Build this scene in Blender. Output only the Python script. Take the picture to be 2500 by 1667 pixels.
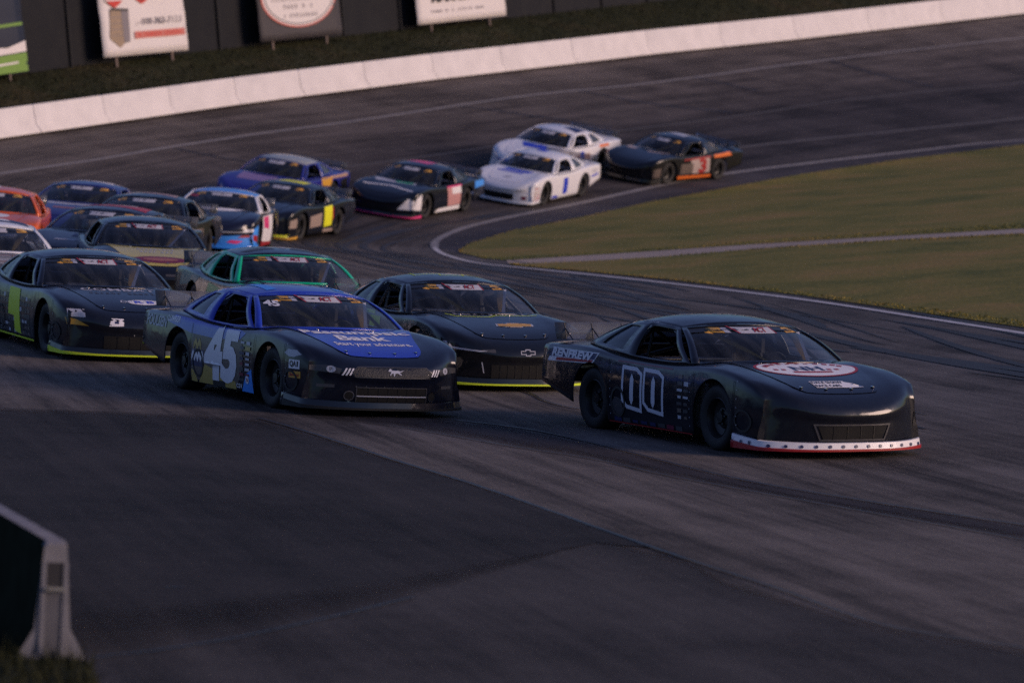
import bpy, bmesh, math, random
import numpy as np
from mathutils import Vector, Matrix
from mathutils.bvhtree import BVHTree
random.seed(7); RNG = np.random.default_rng(7)
for _o in list(bpy.data.objects): bpy.data.objects.remove(_o)
SC = bpy.context.scene; COL = SC.collection
# ------------------------------------------------------------------ camera
F = 8200.; PW, PH = 2500., 1667.; CAMZ = 4.0
ROLL = math.atan(.079); PITCH = math.atan(683*math.cos(ROLL)/F)
FW = np.array([0, math.cos(PITCH), -math.sin(PITCH)])
_r = np.array([1., 0, 0]); _u = np.array([0, math.sin(PITCH), math.cos(PITCH)])
RI = _r*math.cos(ROLL)-_u*math.sin(ROLL); UP = _r*math.sin(ROLL)+_u*math.cos(ROLL)
cam = bpy.data.cameras.new('camera'); cam.sensor_width = 36; cam.lens = F/PW*36
cam.clip_start = .5; cam.clip_end = 1500
cam.dof.use_dof = True; cam.dof.focus_distance = 38; cam.dof.aperture_fstop = 1.9
co = bpy.data.objects.new('camera', cam); COL.objects.link(co)
co.matrix_world = Matrix(((RI[0], UP[0], -FW[0], 0), (RI[1], UP[1], -FW[1], 0), (RI[2], UP[2], -FW[2], CAMZ), (0, 0, 0, 1)))
SC.camera = co
# ------------------------------------------------------------------ sky, sun, exposure
SUN_EL, SUN_AZ = math.radians(12), math.radians(100)      # azimuth clockwise from +Y (to the right of the view)
wd = bpy.data.worlds.new('World'); SC.world = wd; wd.use_nodes = True
nt = wd.node_tree; bg = nt.nodes['Background']
sk = nt.nodes.new('ShaderNodeTexSky'); sk.sky_type = 'NISHITA'; sk.sun_disc = False
sk.sun_elevation = math.radians(4); sk.sun_rotation = SUN_AZ; sk.air_density = 1.2; sk.dust_density = 1.0; sk.ozone_density = 5.0
hs = nt.nodes.new('ShaderNodeHueSaturation'); hs.inputs['Saturation'].default_value = .80; hs.inputs['Hue'].default_value = .522
nt.links.new(sk.outputs[0], hs.inputs['Color']); nt.links.new(hs.outputs[0], bg.inputs[0]); bg.inputs[1].default_value = .118
sl = bpy.data.lights.new('sun', 'SUN'); sl.energy = 1.05; sl.angle = math.radians(28); sl.color = (1.0, .70, .58)
so = bpy.data.objects.new('sun', sl); COL.objects.link(so)
_sd = Vector((math.sin(SUN_AZ)*math.cos(SUN_EL), math.cos(SUN_AZ)*math.cos(SUN_EL), math.sin(SUN_EL)))
so.rotation_euler = _sd.to_track_quat('Z', 'Y').to_euler(); so.location = (60, -5, 30)
SC.view_settings.view_transform = 'Standard'; SC.view_settings.look = 'None'; SC.view_settings.exposure = 1.3; SC.view_settings.gamma = 1
SC.cycles.use_denoising = False; SC.cycles.sample_clamp_indirect = .8; SC.cycles.max_bounces = 6; SC.cycles.transparent_max_bounces = 12
# ------------------------------------------------------------------ terrain: a banked turn round the infield line
LP = [(25,-20),(17,12),(11.4,33.5),(7.5,49),(3.6,65.6),(0,78.6),(-1.95,86.6),(1.8,97.5),(8.5,107.5),(19.2,126),(45,170)]
def catmull(P, n=12):
    P = [np.array(p, float) for p in P]; P = [2*P[0]-P[1]]+P+[2*P[-1]-P[-2]]; o = []
    for i in range(1, len(P)-2):
        a, b, c, d = P[i-1:i+3]
        for k in range(n):
            t = k/n; o.append(.5*((2*b)+(c-a)*t+(2*a-5*b+4*c-d)*t*t+(3*b-a-3*c+d)*t**3))
    o.append(P[-2]); return np.array(o)
LINE = catmull(LP); SEGL = np.linalg.norm(np.diff(LINE, axis=0), axis=1); CUM = np.concatenate([[0], np.cumsum(SEGL)])
def track_coords(x, y):
    sh = np.shape(x); p = np.stack([np.ravel(x), np.ravel(y)], 1).astype(float); A = LINE[:-1]; AB = LINE[1:]-A
    D = np.empty(len(p)); S = np.empty(len(p))
    for s in range(0, len(p), 20000):
        q = p[s:s+20000]; t = np.clip(((q[:, None]-A)*AB).sum(2)/(AB*AB).sum(1), 0, 1)
        r = A+AB*t[..., None]; dd = ((q[:, None]-r)**2).sum(2); i = dd.argmin(1); k = np.arange(len(q))
        d = np.sqrt(dd[k, i]); sg = AB[i, 0]*(q[:, 1]-A[i, 1])-AB[i, 1]*(q[:, 0]-A[i, 0])
        D[s:s+20000] = np.where(sg > 0, d, -d); S[s:s+20000] = CUM[i]+t[k, i]*SEGL[i]
    return S.reshape(sh), D.reshape(sh)
def terrain(x, y):
    x = np.asarray(x, float); y = np.asarray(y, float); d = np.minimum(track_coords(x, y)[1], 23.)
    T = np.interp(y, [0, 35, 48, 60, 75, 90, 100, 130, 180, 300], [.14, .14, .14, .15, .17, .205, .236, .262, .30, .30])
    d0 = np.interp(y, [0, 42, 50, 62, 75, 92, 300], [6.2, 6.2, 5.2, 3.4, 1.6, 0, 0]); w = np.interp(y, [0, 45, 90, 300], [1.6, 1.4, .6, .6])
    return -.6+T*w*np.log1p(np.exp(np.minimum((d-d0)/w, 60)))
def ray(px, py): return FW+RI*((px-PW/2)/F)+UP*(-(py-PH/2)/F)
def hit(px, py, dz=0):
    v = ray(px, py); o = np.array([0, 0, CAMZ]); ts = np.linspace(10, 320, 1500); P = o+v*ts[:, None]
    h = P[:, 2]-terrain(P[:, 0], P[:, 1])-dz; i = int(np.argmax(h < 0))
    if h[i] >= 0: return o+v*320
    t = ts[i-1]+(ts[i]-ts[i-1])*h[i-1]/(h[i-1]-h[i]); return o+v*t
def tz(x, y): return float(terrain(np.array([x]), np.array([y]))[0])
def normal_at(x, y, e=.8):
    return Vector((tz(x-e, y)-tz(x+e, y), tz(x, y-e)-tz(x, y+e), 2*e)).normalized()
# ------------------------------------------------------------------ helpers
def tag(o, label=None, cat=None, group=None, kind=None):
    if label: o['label'] = label
    if cat: o['category'] = cat
    if group: o['group'] = group
    if kind: o['kind'] = kind
    return o
def empty(name, loc=(0, 0, 0)):
    o = bpy.data.objects.new(name, None); COL.objects.link(o); o.location = loc; o.empty_display_size = .2; return o
def link(name, me, mat=None, parent=None):
    o = bpy.data.objects.new(name, me); COL.objects.link(o)
    if mat is not None:
        if len(me.materials) == 0: me.materials.append(mat)
        if me.materials[0] is not mat: o.material_slots[0].link = 'OBJECT'; o.material_slots[0].material = mat
    if parent is not None: o.parent = parent
    return o
def mesh(name, V, Fc, smooth=None, uv=None):
    me = bpy.data.meshes.new(name); me.from_pydata([tuple(map(float, v)) for v in V], [], [tuple(f) for f in Fc]); me.update()
    if smooth is not None:
        me.polygons.foreach_set('use_smooth', [True]*len(me.polygons)); me.set_sharp_from_angle(angle=math.radians(smooth))
    if uv is not None:
        l = me.uv_layers.new(name='track'); ix = np.empty(len(me.loops), int); me.loops.foreach_get('vertex_index', ix)
        l.data.foreach_set('uv', np.asarray(uv, np.float32)[ix].ravel())
    return me
class MB:
    """collects simple solids into one mesh"""
    def __init__(s): s.V = []; s.F = []
    def add(s, V, Fc):
        b = len(s.V); s.V += [tuple(map(float, v)) for v in V]; s.F += [tuple(i+b for i in f) for f in Fc]; return s
    def box(s, a, b):
        (x0, y0, z0), (x1, y1, z1) = a, b
        return s.add([(x0,y0,z0),(x1,y0,z0),(x1,y1,z0),(x0,y1,z0),(x0,y0,z1),(x1,y0,z1),(x1,y1,z1),(x0,y1,z1)],
                     [(0,3,2,1),(4,5,6,7),(0,1,5,4),(1,2,6,5),(2,3,7,6),(3,0,4,7)])
    def tube(s, pts, r, n=8):
        P = [np.array(p, float) for p in pts]
        for k in range(len(P)):
            d = P[min(k+1, len(P)-1)]-P[max(k-1, 0)]; d /= np.linalg.norm(d)
            a = np.cross(d, [0, 0, 1.]); a = a if np.linalg.norm(a) > 1e-3 else np.cross(d, [1., 0, 0]); a /= np.linalg.norm(a); b = np.cross(d, a)
            ring = [P[k]+r*(math.cos(2*math.pi*i/n)*a+math.sin(2*math.pi*i/n)*b) for i in range(n)]
            base = len(s.V); s.V += [tuple(v) for v in ring]
            if k: s.F += [(base-n+i, base-n+(i+1) % n, base+(i+1) % n, base+i) for i in range(n)]
            if k == 0: s.F.append(tuple(range(base+n-1, base-1, -1)))
            if k == len(P)-1: s.F.append(tuple(range(base, base+n)))
        return s
    def lathe(s, prof, n=28, c=(0, 0, 0)):
        """profile of (radius, y), spun round the y axis through c"""
        b = len(s.V); m = len(prof)
        for i in range(n):
            a = 2*math.pi*i/n
            s.V += [(c[0]+r*math.cos(a), c[1]+y, c[2]+r*math.sin(a)) for r, y in prof]
        for i in range(n):
            j = (i+1) % n
            s.F += [(b+i*m+k, b+j*m+k, b+j*m+k+1, b+i*m+k+1) for k in range(m-1)]
        return s
    def grid(s, P):
        """P[i][j] points"""
        n, m = len(P), len(P[0]); b = len(s.V)
        for r in P: s.V += [tuple(map(float, p)) for p in r]
        s.F += [(b+i*m+j, b+i*m+j+1, b+(i+1)*m+j+1, b+(i+1)*m+j) for i in range(n-1) for j in range(m-1)]
        return s
    def mesh(s, name, smooth=None): return mesh(name, s.V, s.F, smooth)
def solidify(o, t=.012, off=-1):
    m = o.modifiers.new('thickness', 'SOLIDIFY'); m.thickness = t; m.offset = off; return o
# ------------------------------------------------------------------ materials
def nodes(name):
    m = bpy.data.materials.new(name); m.use_nodes = True; t = m.node_tree; return m, t, t.nodes['Principled BSDF']
MATS = {}
def mat(name, rgb, rough=.5, metal=0., coat=0., var=.12, scale=6., bump=0., spec=.5):
    if name in MATS: return MATS[name]
    m, t, b = nodes(name); N = t.nodes.new; L = t.links.new
    tc = N('ShaderNodeTexCoord'); nz = N('ShaderNodeTexNoise'); nz.inputs['Scale'].default_value = scale; nz.inputs['Detail'].default_value = 6
    L(tc.outputs['Object'], nz.inputs['Vector'])
    mr = N('ShaderNodeMapRange'); mr.inputs[3].default_value = 1-var; mr.inputs[4].default_value = 1+var; L(nz.outputs['Fac'], mr.inputs[0])
    mx = N('ShaderNodeVectorMath'); mx.operation = 'SCALE'; mx.inputs[0].default_value = rgb; L(mr.outputs[0], mx.inputs['Scale'])
    L(mx.outputs[0], b.inputs['Base Color'])
    b.inputs['Metallic'].default_value = metal; b.inputs['Coat Weight'].default_value = coat; b.inputs['Coat Roughness'].default_value = .06
    b.inputs['Specular IOR Level'].default_value = spec
    if coat > .5:      # hand-shaped sheet metal: slightly wavy, dusty in places
        nw = N('ShaderNodeTexNoise'); nw.inputs['Scale'].default_value = 2.6; nw.inputs['Detail'].default_value = 3; L(tc.outputs['Object'], nw.inputs['Vector'])
        bw = N('ShaderNodeBump'); bw.inputs['Strength'].default_value = .35; bw.inputs['Distance'].default_value = .012; L(nw.outputs['Fac'], bw.inputs['Height']); L(bw.outputs[0], b.inputs['Coat Normal']); L(bw.outputs[0], b.inputs['Normal'])
        rc = N('ShaderNodeMapRange'); rc.inputs[1].default_value = .38; rc.inputs[2].default_value = .68; rc.inputs[3].default_value = .04; rc.inputs[4].default_value = .22; L(nz.outputs['Fac'], rc.inputs[0]); L(rc.outputs[0], b.inputs['Coat Roughness'])
    r2 = N('ShaderNodeMapRange'); r2.inputs[3].default_value = max(.02, rough-.08); r2.inputs[4].default_value = min(1, rough+.1); L(nz.outputs['Fac'], r2.inputs[0]); L(r2.outputs[0], b.inputs['Roughness'])
    if bump:
        bp = N('ShaderNodeBump'); bp.inputs['Strength'].default_value = bump; bp.inputs['Distance'].default_value = .02; L(nz.outputs['Fac'], bp.inputs['Height']); L(bp.outputs[0], b.inputs['Normal'])
    MATS[name] = m; return m
def paint(name, rgb, rough=.35): return mat('paint_'+name, rgb, rough, 0, .9, .08, 9, spec=.12)
def vinyl(name, rgb, rough=.42): return mat('vinyl_'+name, rgb, rough, 0, .15, .08, 14)
def glass(name, tint=(.8, .86, .9), alpha=.72, rough=.03):
    if name in MATS: return MATS[name]
    m = bpy.data.materials.new(name); m.use_nodes = True; t = m.node_tree; t.nodes.clear(); N = t.nodes.new; L = t.links.new
    o = N('ShaderNodeOutputMaterial'); tr = N('ShaderNodeBsdfTransparent'); tr.inputs[0].default_value = (*tint, 1)
    gl = N('ShaderNodeBsdfGlossy'); gl.inputs['Roughness'].default_value = rough
    df = N('ShaderNodeBsdfDiffuse'); df.inputs[0].default_value = (.25, .27, .3, 1)
    nz = N('ShaderNodeTexNoise'); nz.inputs['Scale'].default_value = 3; nz.inputs['Detail'].default_value = 5
    tcg = N('ShaderNodeTexCoord'); mpg = N('ShaderNodeMapping'); mpg.inputs['Scale'].default_value = (.5, 3.5, .5); L(tcg.outputs['Object'], mpg.inputs['Vector']); L(mpg.outputs[0], nz.inputs['Vector'])
    mr = N('ShaderNodeMapRange'); mr.inputs[1].default_value = .35; mr.inputs[2].default_value = .7; mr.inputs[3].default_value = 1-alpha; mr.inputs[4].default_value = 1-alpha+.09; L(nz.outputs['Fac'], mr.inputs[0])
    m1 = N('ShaderNodeMixShader'); L(mr.outputs[0], m1.inputs[0]); L(tr.outputs[0], m1.inputs[1]); L(df.outputs[0], m1.inputs[2])
    fr = N('ShaderNodeFresnel'); fr.inputs['IOR'].default_value = 1.42
    m2 = N('ShaderNodeMixShader'); L(fr.outputs[0], m2.inputs[0]); L(m1.outputs[0], m2.inputs[1]); L(gl.outputs[0], m2.inputs[2]); L(m2.outputs[0], o.inputs[0])
    MATS[name] = m; return m
def asphalt(name, c0, c1, streak=.35, groove=None, spec=.10, fade=None):
    m, t, b = nodes(name); N = t.nodes.new; L = t.links.new
    uv = N('ShaderNodeUVMap'); uv.uv_map = 'track'
    def noise(vec, sc, det=5, rough=.6):
        n = N('ShaderNodeTexNoise'); n.inputs['Scale'].default_value = sc; n.inputs['Detail'].default_value = det; n.inputs['Roughness'].default_value = rough; L(vec, n.inputs['Vector']); return n.outputs['Fac']
    def vm(op, a, bv):
        n = N('ShaderNodeVectorMath'); n.operation = op; L(a, n.inputs[0]); n.inputs[1].default_value = bv; return n.outputs[0]
    def math_(op, a, bv):
        n = N('ShaderNodeMath'); n.operation = op; L(a, n.inputs[0])
        if hasattr(bv, 'links'): L(bv, n.inputs[1])
        else: n.inputs[1].default_value = bv
        return n.outputs[0]
    tc = N('ShaderNodeTexCoord').outputs['Object']
    st = noise(vm('MULTIPLY', uv.outputs[0], (.05, 1.1, 1)), 1.0, 7, .7)
    st2 = noise(vm('MULTIPLY', uv.outputs[0], (.22, 4.5, 1)), 1.0, 5, .65)
    bl = noise(tc, .22, 8, .72); fi = noise(tc, 30, 7, .8)
    s1 = math_('ADD', math_('MULTIPLY', st, .55), math_('MULTIPLY', st2, .45))
    s1 = math_('ADD', math_('MULTIPLY', s1, streak*2), math_('MULTIPLY', bl, .75))
    s1 = math_('ADD', s1, math_('MULTIPLY', fi, .7))
    mr = N('ShaderNodeMapRange'); lo = .5*(streak*2+.75+.7); mr.inputs[1].default_value = lo-.16; mr.inputs[2].default_value = lo+.16; L(s1, mr.inputs[0])
    mx = N('ShaderNodeMix'); mx.data_type = 'RGBA'; L(mr.outputs[0], mx.inputs[0]); mx.inputs[6].default_value = (*c0, 1); mx.inputs[7].default_value = (*c1, 1)
    out = mx.outputs[2]
    if groove:
        sp = N('ShaderNodeSeparateXYZ'); L(uv.outputs[0], sp.inputs[0])
        wob = math_('ADD', sp.outputs[1], math_('MULTIPLY', noise(vm('MULTIPLY', uv.outputs[0], (.06, .35, 1)), 1.0, 4), 3.0))
        cr = N('ShaderNodeValToRGB'); e = cr.color_ramp.elements
        e[0].position, e[0].color = 0, (1, 1, 1, 1); e[1].position, e[1].color = 1, (1.05, 1, 1, 1)
        for p, c in groove: el = e.new(p); el.color = (*c, 1)
        rg = N('ShaderNodeMapRange'); rg.inputs[1].default_value = 0; rg.inputs[2].default_value = 24; L(wob, rg.inputs[0]); L(rg.outputs[0], cr.inputs[0])
        sm = N('ShaderNodeMapRange'); sm.interpolation_type = 'SMOOTHSTEP'; sm.inputs[1].default_value = 95; sm.inputs[2].default_value = 122; L(sp.outputs[0], sm.inputs[0])
        mg = N('ShaderNodeMix'); mg.data_type = 'RGBA'; mg.blend_type = 'MULTIPLY'; L(sm.outputs[0], mg.inputs[0]); L(out, mg.inputs[6]); L(cr.outputs[0], mg.inputs[7]); out = mg.outputs[2]
    L(out, b.inputs['Base Color']); b.inputs['Roughness'].default_value = .75; b.inputs['Specular IOR Level'].default_value = spec
    bp = N('ShaderNodeBump'); bp.inputs['Strength'].default_value = .5; bp.inputs['Distance'].default_value = .01; L(fi, bp.inputs['Height']); L(bp.outputs[0], b.inputs['Normal'])
    if fade:      # worn feathered edges of a resurfaced patch
        ev = N('ShaderNodeUVMap'); ev.uv_map = 'edge'; se = N('ShaderNodeSeparateXYZ'); L(ev.outputs[0], se.inputs[0]); cur = None
        nn = math_('MULTIPLY', math_('SUBTRACT', bl, .5), .5)
        for w, src in ((fade[0], se.outputs[1]), (fade[1], math_('SUBTRACT', math_('MULTIPLY', se.outputs[1], -1), -1)), (fade[2], se.outputs[0]), (fade[2], math_('SUBTRACT', math_('MULTIPLY', se.outputs[0], -1), -1))):
            if not w: continue
            k = N('ShaderNodeMapRange'); k.inputs[1].default_value = 0; k.inputs[2].default_value = w; L(src, k.inputs[0]); v = math_('ADD', k.outputs[0], nn)
            cur = v if cur is None else math_('MINIMUM', cur, v)
        cl = N('ShaderNodeClamp'); L(cur, cl.inputs[0]); tr = N('ShaderNodeBsdfTransparent'); ms = N('ShaderNodeMixShader'); L(cl.outputs[0], ms.inputs[0]); L(tr.outputs[0], ms.inputs[1]); L(b.outputs[0], ms.inputs[2]); L(ms.outputs[0], t.nodes['Material Output'].inputs[0])
    return m
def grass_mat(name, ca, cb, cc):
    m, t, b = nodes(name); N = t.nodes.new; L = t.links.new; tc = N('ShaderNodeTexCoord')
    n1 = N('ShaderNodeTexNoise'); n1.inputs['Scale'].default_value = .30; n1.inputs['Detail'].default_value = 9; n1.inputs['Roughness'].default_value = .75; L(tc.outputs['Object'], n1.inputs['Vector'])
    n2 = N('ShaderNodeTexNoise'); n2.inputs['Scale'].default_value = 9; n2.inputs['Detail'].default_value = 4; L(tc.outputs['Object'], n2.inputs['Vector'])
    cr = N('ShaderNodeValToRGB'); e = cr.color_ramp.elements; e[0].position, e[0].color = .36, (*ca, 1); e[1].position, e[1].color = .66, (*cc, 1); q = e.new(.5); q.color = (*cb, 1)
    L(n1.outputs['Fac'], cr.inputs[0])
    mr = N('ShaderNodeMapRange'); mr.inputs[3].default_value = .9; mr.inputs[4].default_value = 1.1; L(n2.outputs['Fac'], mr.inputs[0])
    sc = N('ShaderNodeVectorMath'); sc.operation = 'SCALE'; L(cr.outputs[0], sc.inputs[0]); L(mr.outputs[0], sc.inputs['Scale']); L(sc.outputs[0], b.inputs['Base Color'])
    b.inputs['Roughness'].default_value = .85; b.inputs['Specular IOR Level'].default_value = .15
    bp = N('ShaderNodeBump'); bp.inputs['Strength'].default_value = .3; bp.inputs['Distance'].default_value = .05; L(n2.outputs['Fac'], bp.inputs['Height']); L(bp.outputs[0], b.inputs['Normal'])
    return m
# ------------------------------------------------------------------ the ground
M_TRACK = asphalt('track_asphalt', (.038, .033, .030), (.172, .150, .134), .6, [(.05, (.9, .9, .92)), (.17, (.42, .42, .48)), (.33, (.4, .4, .46)), (.47, (.72, .7, .72)), (.62, (.95, .92, .9))])
M_DARK = asphalt('dark_asphalt', (.012, .011, .011), (.050, .045, .044), .35, fade=(.05, .10, 0))  # resurfaced tarmac; near-left vignette also painted into its base colour
M_OLD = asphalt('old_asphalt', (.020, .018, .018), (.082, .074, .071), .35, fade=(.05, 0, 0))  # older tarmac, its tone lowered further to carry the vignette
M_STRIP = asphalt('sealed_asphalt', (.020, .017, .018), (.060, .052, .054), .4, fade=(.3, .45, .1))
M_APRON = asphalt('apron_asphalt', (.030, .027, .030), (.095, .085, .09), .3)
def ground_grid(xs, ys, name):
    X, Y = np.meshgrid(xs, ys); Z = terrain(X, Y); S, D = track_coords(X, Y); n, m = X.shape
    i = np.arange(n*m).reshape(n, m); Fc = np.stack([i[:-1, :-1], i[:-1, 1:], i[1:, 1:], i[1:, :-1]], -1).reshape(-1, 4)
    return mesh(name, np.stack([X.ravel(), Y.ravel(), Z.ravel()], 1), Fc.tolist(), 60, np.stack([S.ravel(), D.ravel()], 1))
def steps(*segs):
    o = []
    for a, b, s in segs: o += list(np.arange(a, b, s))
    return np.array(o+[segs[-1][1]])
gx = steps((-300, -40, 20), (-40, -16, 1), (-16, 24, .4), (24, 50, 1), (50, 400, 25)); gy = steps((-120, 12, 6), (12, 145, .4), (145, 190, 1), (190, 700, 30))
tag(link('track', ground_grid(gx, gy, 'track'), M_TRACK), kind='structure')
def resample(P, n):
    P = np.asarray(P, float); L = np.concatenate([[0], np.cumsum(np.linalg.norm(np.diff(P, axis=0), axis=1))]); t = np.linspace(0, L[-1], n)
    return np.stack([np.interp(t, L, P[:, k]) for k in range(P.shape[1])], 1)
def world(pts): return np.array([hit(*p)[:2] for p in pts])
def patch(name, A, B, material, n=120, m=30, off=.006, jitter=0.):
    A = resample(A, n); B = resample(B, n); t = np.linspace(0, 1, m)[None, :, None]
    if jitter:
        for Q in (A, B): Q += np.cumsum(RNG.normal(0, jitter, Q.shape), 0)*.15+RNG.normal(0, jitter*.5, Q.shape)
    P = A[:, None]*(1-t)+B[:, None]*t; X, Y = P[..., 0], P[..., 1]; Z = terrain(X, Y)+off; S, D = track_coords(X, Y)
    i = np.arange(n*m).reshape(n, m); Fc = np.stack([i[:-1, :-1], i[1:, :-1], i[1:, 1:], i[:-1, 1:]], -1).reshape(-1, 4)
    me = mesh(name, np.stack([X.ravel(), Y.ravel(), Z.ravel()], 1), Fc.tolist(), 60, np.stack([S.ravel(), D.ravel()], 1))
    e = me.uv_layers.new(name='edge'); ix = np.empty(len(me.loops), int); me.loops.foreach_get('vertex_index', ix); e.data.foreach_set('uv', np.stack([ix//m/(n-1), ix % m/(m-1)], 1).astype(np.float32).ravel())
    if me.polygons[0].normal.z < 0: me.flip_normals()
    return link(name, me, material), P
def stripe(name, pts, w, material, n=160, off=.012, wobble=0., taper=False):
    C = resample(catmull(world(pts), 8), n); T = np.gradient(C, axis=0); T /= np.linalg.norm(T, axis=1)[:, None]; Nn = np.stack([-T[:, 1], T[:, 0]], 1)
    if wobble: C = C+Nn*(np.cumsum(RNG.normal(0, wobble, (n, 1)), 0)*.3+RNG.normal(0, wobble, (n, 1)))
    ww = (w*.5*(1+.0*RNG.normal(0, 1, (n, 1))))*(np.sin(np.linspace(.15, math.pi-.15, n))[:, None] if taper else 1)
    return patch(name, C-Nn*ww, C+Nn*ww, material, n, 3, off)[0]
def ext(pts, px):
    (x0, y0), (x1, y1) = pts[-2], pts[-1]; return pts+[(px, y1+(px-x1)*(y1-y0)/(x1-x0))]
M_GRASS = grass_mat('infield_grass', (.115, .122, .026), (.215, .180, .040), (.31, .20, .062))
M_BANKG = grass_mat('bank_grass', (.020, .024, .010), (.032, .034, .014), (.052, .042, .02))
p_line = [(2500,815),(2275,780),(1957,732),(1638,693),(1446,672),(1319,659),(1191,646),(1128,635),(1083,621),(1061,605),(1064,589),(1096,571),(1159,550),(1255,528),(1383,503),(1574,461),(1765,426),(1957,401),(2212,372),(2500,343)]
g_up = ext([(1121,614),(1147,595),(1255,563),(1383,538),(1574,496),(1765,461),(1957,426),(2212,388),(2500,353)], 3100)
path_u = ext([(1121,616),(1180,632),(1236,636),(1383,627),(1574,615),(1829,598),(2148,579),(2500,559)], 3100)
path_l = ext([(1242,645),(1446,638),(1638,626),(1893,605),(2212,585),(2500,571)], 3100)
g_low = ext([(1250,648),(1446,665),(1638,684),(1957,722),(2275,768),(2500,801)], 3100)
_, GP1 = patch('infield_grass', world(g_up), world(path_u), M_GRASS, 140, 60, .012); tag(_, kind='structure')
_, GP2 = patch('infield_grass', world(path_l), world(g_low), M_GRASS, 140, 50, .012); tag(_, kind='structure')
M_PATH = asphalt('path_surface', (.34, .26, .20), (.50, .40, .32), .2)
tag(patch('infield_path', world(path_u[2:]), world(path_l), M_PATH, 120, 8, .007)[0], kind='structure')
p_in = [p for p in p_line if p[1] < 606]
tag(patch('apron', world(ext(p_in, 3100)), world(g_up), M_APRON, 140, 10, .005)[0], kind='structure')
M_WHITE = mat('line_paint', (.62, .57, .54), .7, var=.35, scale=3)
M_GREYL = mat('worn_line_paint', (.24, .22, .21), .7, var=.4, scale=2)
tag(stripe('edge_line', ext(p_line[:11][::-1], 3000), .13, M_WHITE, 220), kind='structure')
tag(stripe('edge_line', ext(p_line[9:], 3000), .22, M_GREYL, 200, wobble=.004), kind='structure')
lane_u = [(-300,470),(0,425),(300,380),(600,332),(950,284),(1300,233),(1587,204),(2029,146),(2500,93),(2800,60)]
tag(stripe('lane_line', lane_u, .17, M_GREYL, 200), kind='structure')
M_FAINT = mat('faint_line_paint', (.085, .078, .078), .75, var=.4, scale=2)
tag(stripe('lane_line', [(500,455),(860,406),(1195,360),(1500,322),(1819,282),(2084,243),(2500,203),(2800,175)], .13, M_FAINT, 200, .011), kind='structure')
tag(stripe('lane_line', [(1720,374),(1863,354),(2150,325),(2500,290),(2800,265)], .2, M_FAINT, 120, .011), kind='structure')
M_CRACK = mat('crack_sealer', (.012, .011, .012), .45, var=.3)
for cr in ([(1121,259),(1200,269),(1300,284),(1366,293),(1493,312)], [(1415,223),(1500,239),(1587,254),(1690,266),(1786,276)], [(1697,191),(1770,206),(1852,223)], [(2029,150),(2085,166),(2140,182),(2278,213)], [(429,363),(517,382),(605,396)], [(160,445),(220,456),(280,461)],
           [(1240,945),(1290,960),(1345,985),(1420,1000)]):
    tag(stripe('sealed_crack', cr, .16 if cr[0][1] < 900 else .05, M_CRACK, 60, .014, .006), kind='structure')
def along(s_, d):
    x = np.interp(s_, CUM, LINE[:, 0]); y = np.interp(s_, CUM, LINE[:, 1]); e = .4
    t = np.stack([np.interp(s_+e, CUM, LINE[:, 0])-np.interp(s_-e, CUM, LINE[:, 0]), np.interp(s_+e, CUM, LINE[:, 1])-np.interp(s_-e, CUM, LINE[:, 1])], -1); t /= np.linalg.norm(t, axis=-1, keepdims=True)
    return np.stack([x-t[..., 1]*d, y+t[..., 0]*d], -1)
M_SKID = mat('rubber_mark', (.022, .019, .019), .6, var=.5, scale=1.2)
for q in range(64):
    s0 = random.uniform(58, 108); L_ = random.uniform(5, 22); d0 = random.choice([random.uniform(.6, 3.5), random.uniform(1, 8)]); sv = np.linspace(s0, s0+L_, 50); dv_ = d0+random.uniform(-1.2, 1.2)*(sv-s0)/L_+.25*np.sin((sv-s0)*.25+q)
    w = random.uniform(.03, .14)*np.sin(np.linspace(.05, math.pi-.05, 50))**.6
    tag(patch('tyre_mark', along(sv, dv_-w), along(sv, dv_+w), M_SKID, 50, 3, .009)[0], kind='structure')
# near tarmac: dark resurfaced wedge, older tarmac in front of it (both colours also darkened for vignette), dark sealed strip
seamA = [(-900,905),(-300,985),(200,1000),(450,1010),(632,1022),(744,1054),(957,1123),(1116,1171),(1250,1216),(1452,1288),(1600,1340)]
seamB = [(-900,1640),(-200,1640),(229,1607),(478,1575),(744,1522),(1010,1458),(1250,1386),(1452,1330),(1600,1340)]
tag(patch('dark_tarmac', world(seamA), world(seamB), M_DARK, 140, 60, .009, .012)[0], kind='structure')
low = [(-900,2300),(300,2300),(1250,2300),(2000,2300),(3000,2300)]
seamC = [(-900,1500),(-200,1500),(229,1480),(478,1455),(744,1410),(1010,1350),(1250,1290),(1452,1300),(1675,1362),(1781,1420),(2153,1527),(2500,1585),(3000,1690)]
tag(patch('old_tarmac', world(seamC), world(low), M_OLD, 140, 40, .005, .01)[0], kind='structure')
st_u = [(700,1003),(950,1012),(1250,1043),(1450,1083),(1781,1166),(2100,1222),(2500,1283),(2900,1335)]; st_l = [(700,1012),(950,1040),(1250,1091),(1450,1122),(1622,1160),(1941,1219),(2200,1265),(2500,1318),(2900,1385)]
tag(patch('sealed_strip', world(st_u), world(st_l), M_STRIP, 140, 6, .008, .006)[0], kind='structure')
for cr, w in ((st_u, .05), (st_l, .03), ([(632,1022),(744,1054),(957,1123),(1116,1171),(1250,1216),(1452,1288),(1675,1366)], .05), ([(229,1609),(478,1577),(744,1524),(1010,1460)], .025), ([(1675,1366),(1900,1440),(2153,1527),(2500,1585)], .03), ([(405,1436),(428,1437),(452,1438)], .03)):
    tag(stripe('tarmac_seam', cr, w, M_CRACK, 120, .013, .004), kind='structure')
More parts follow.
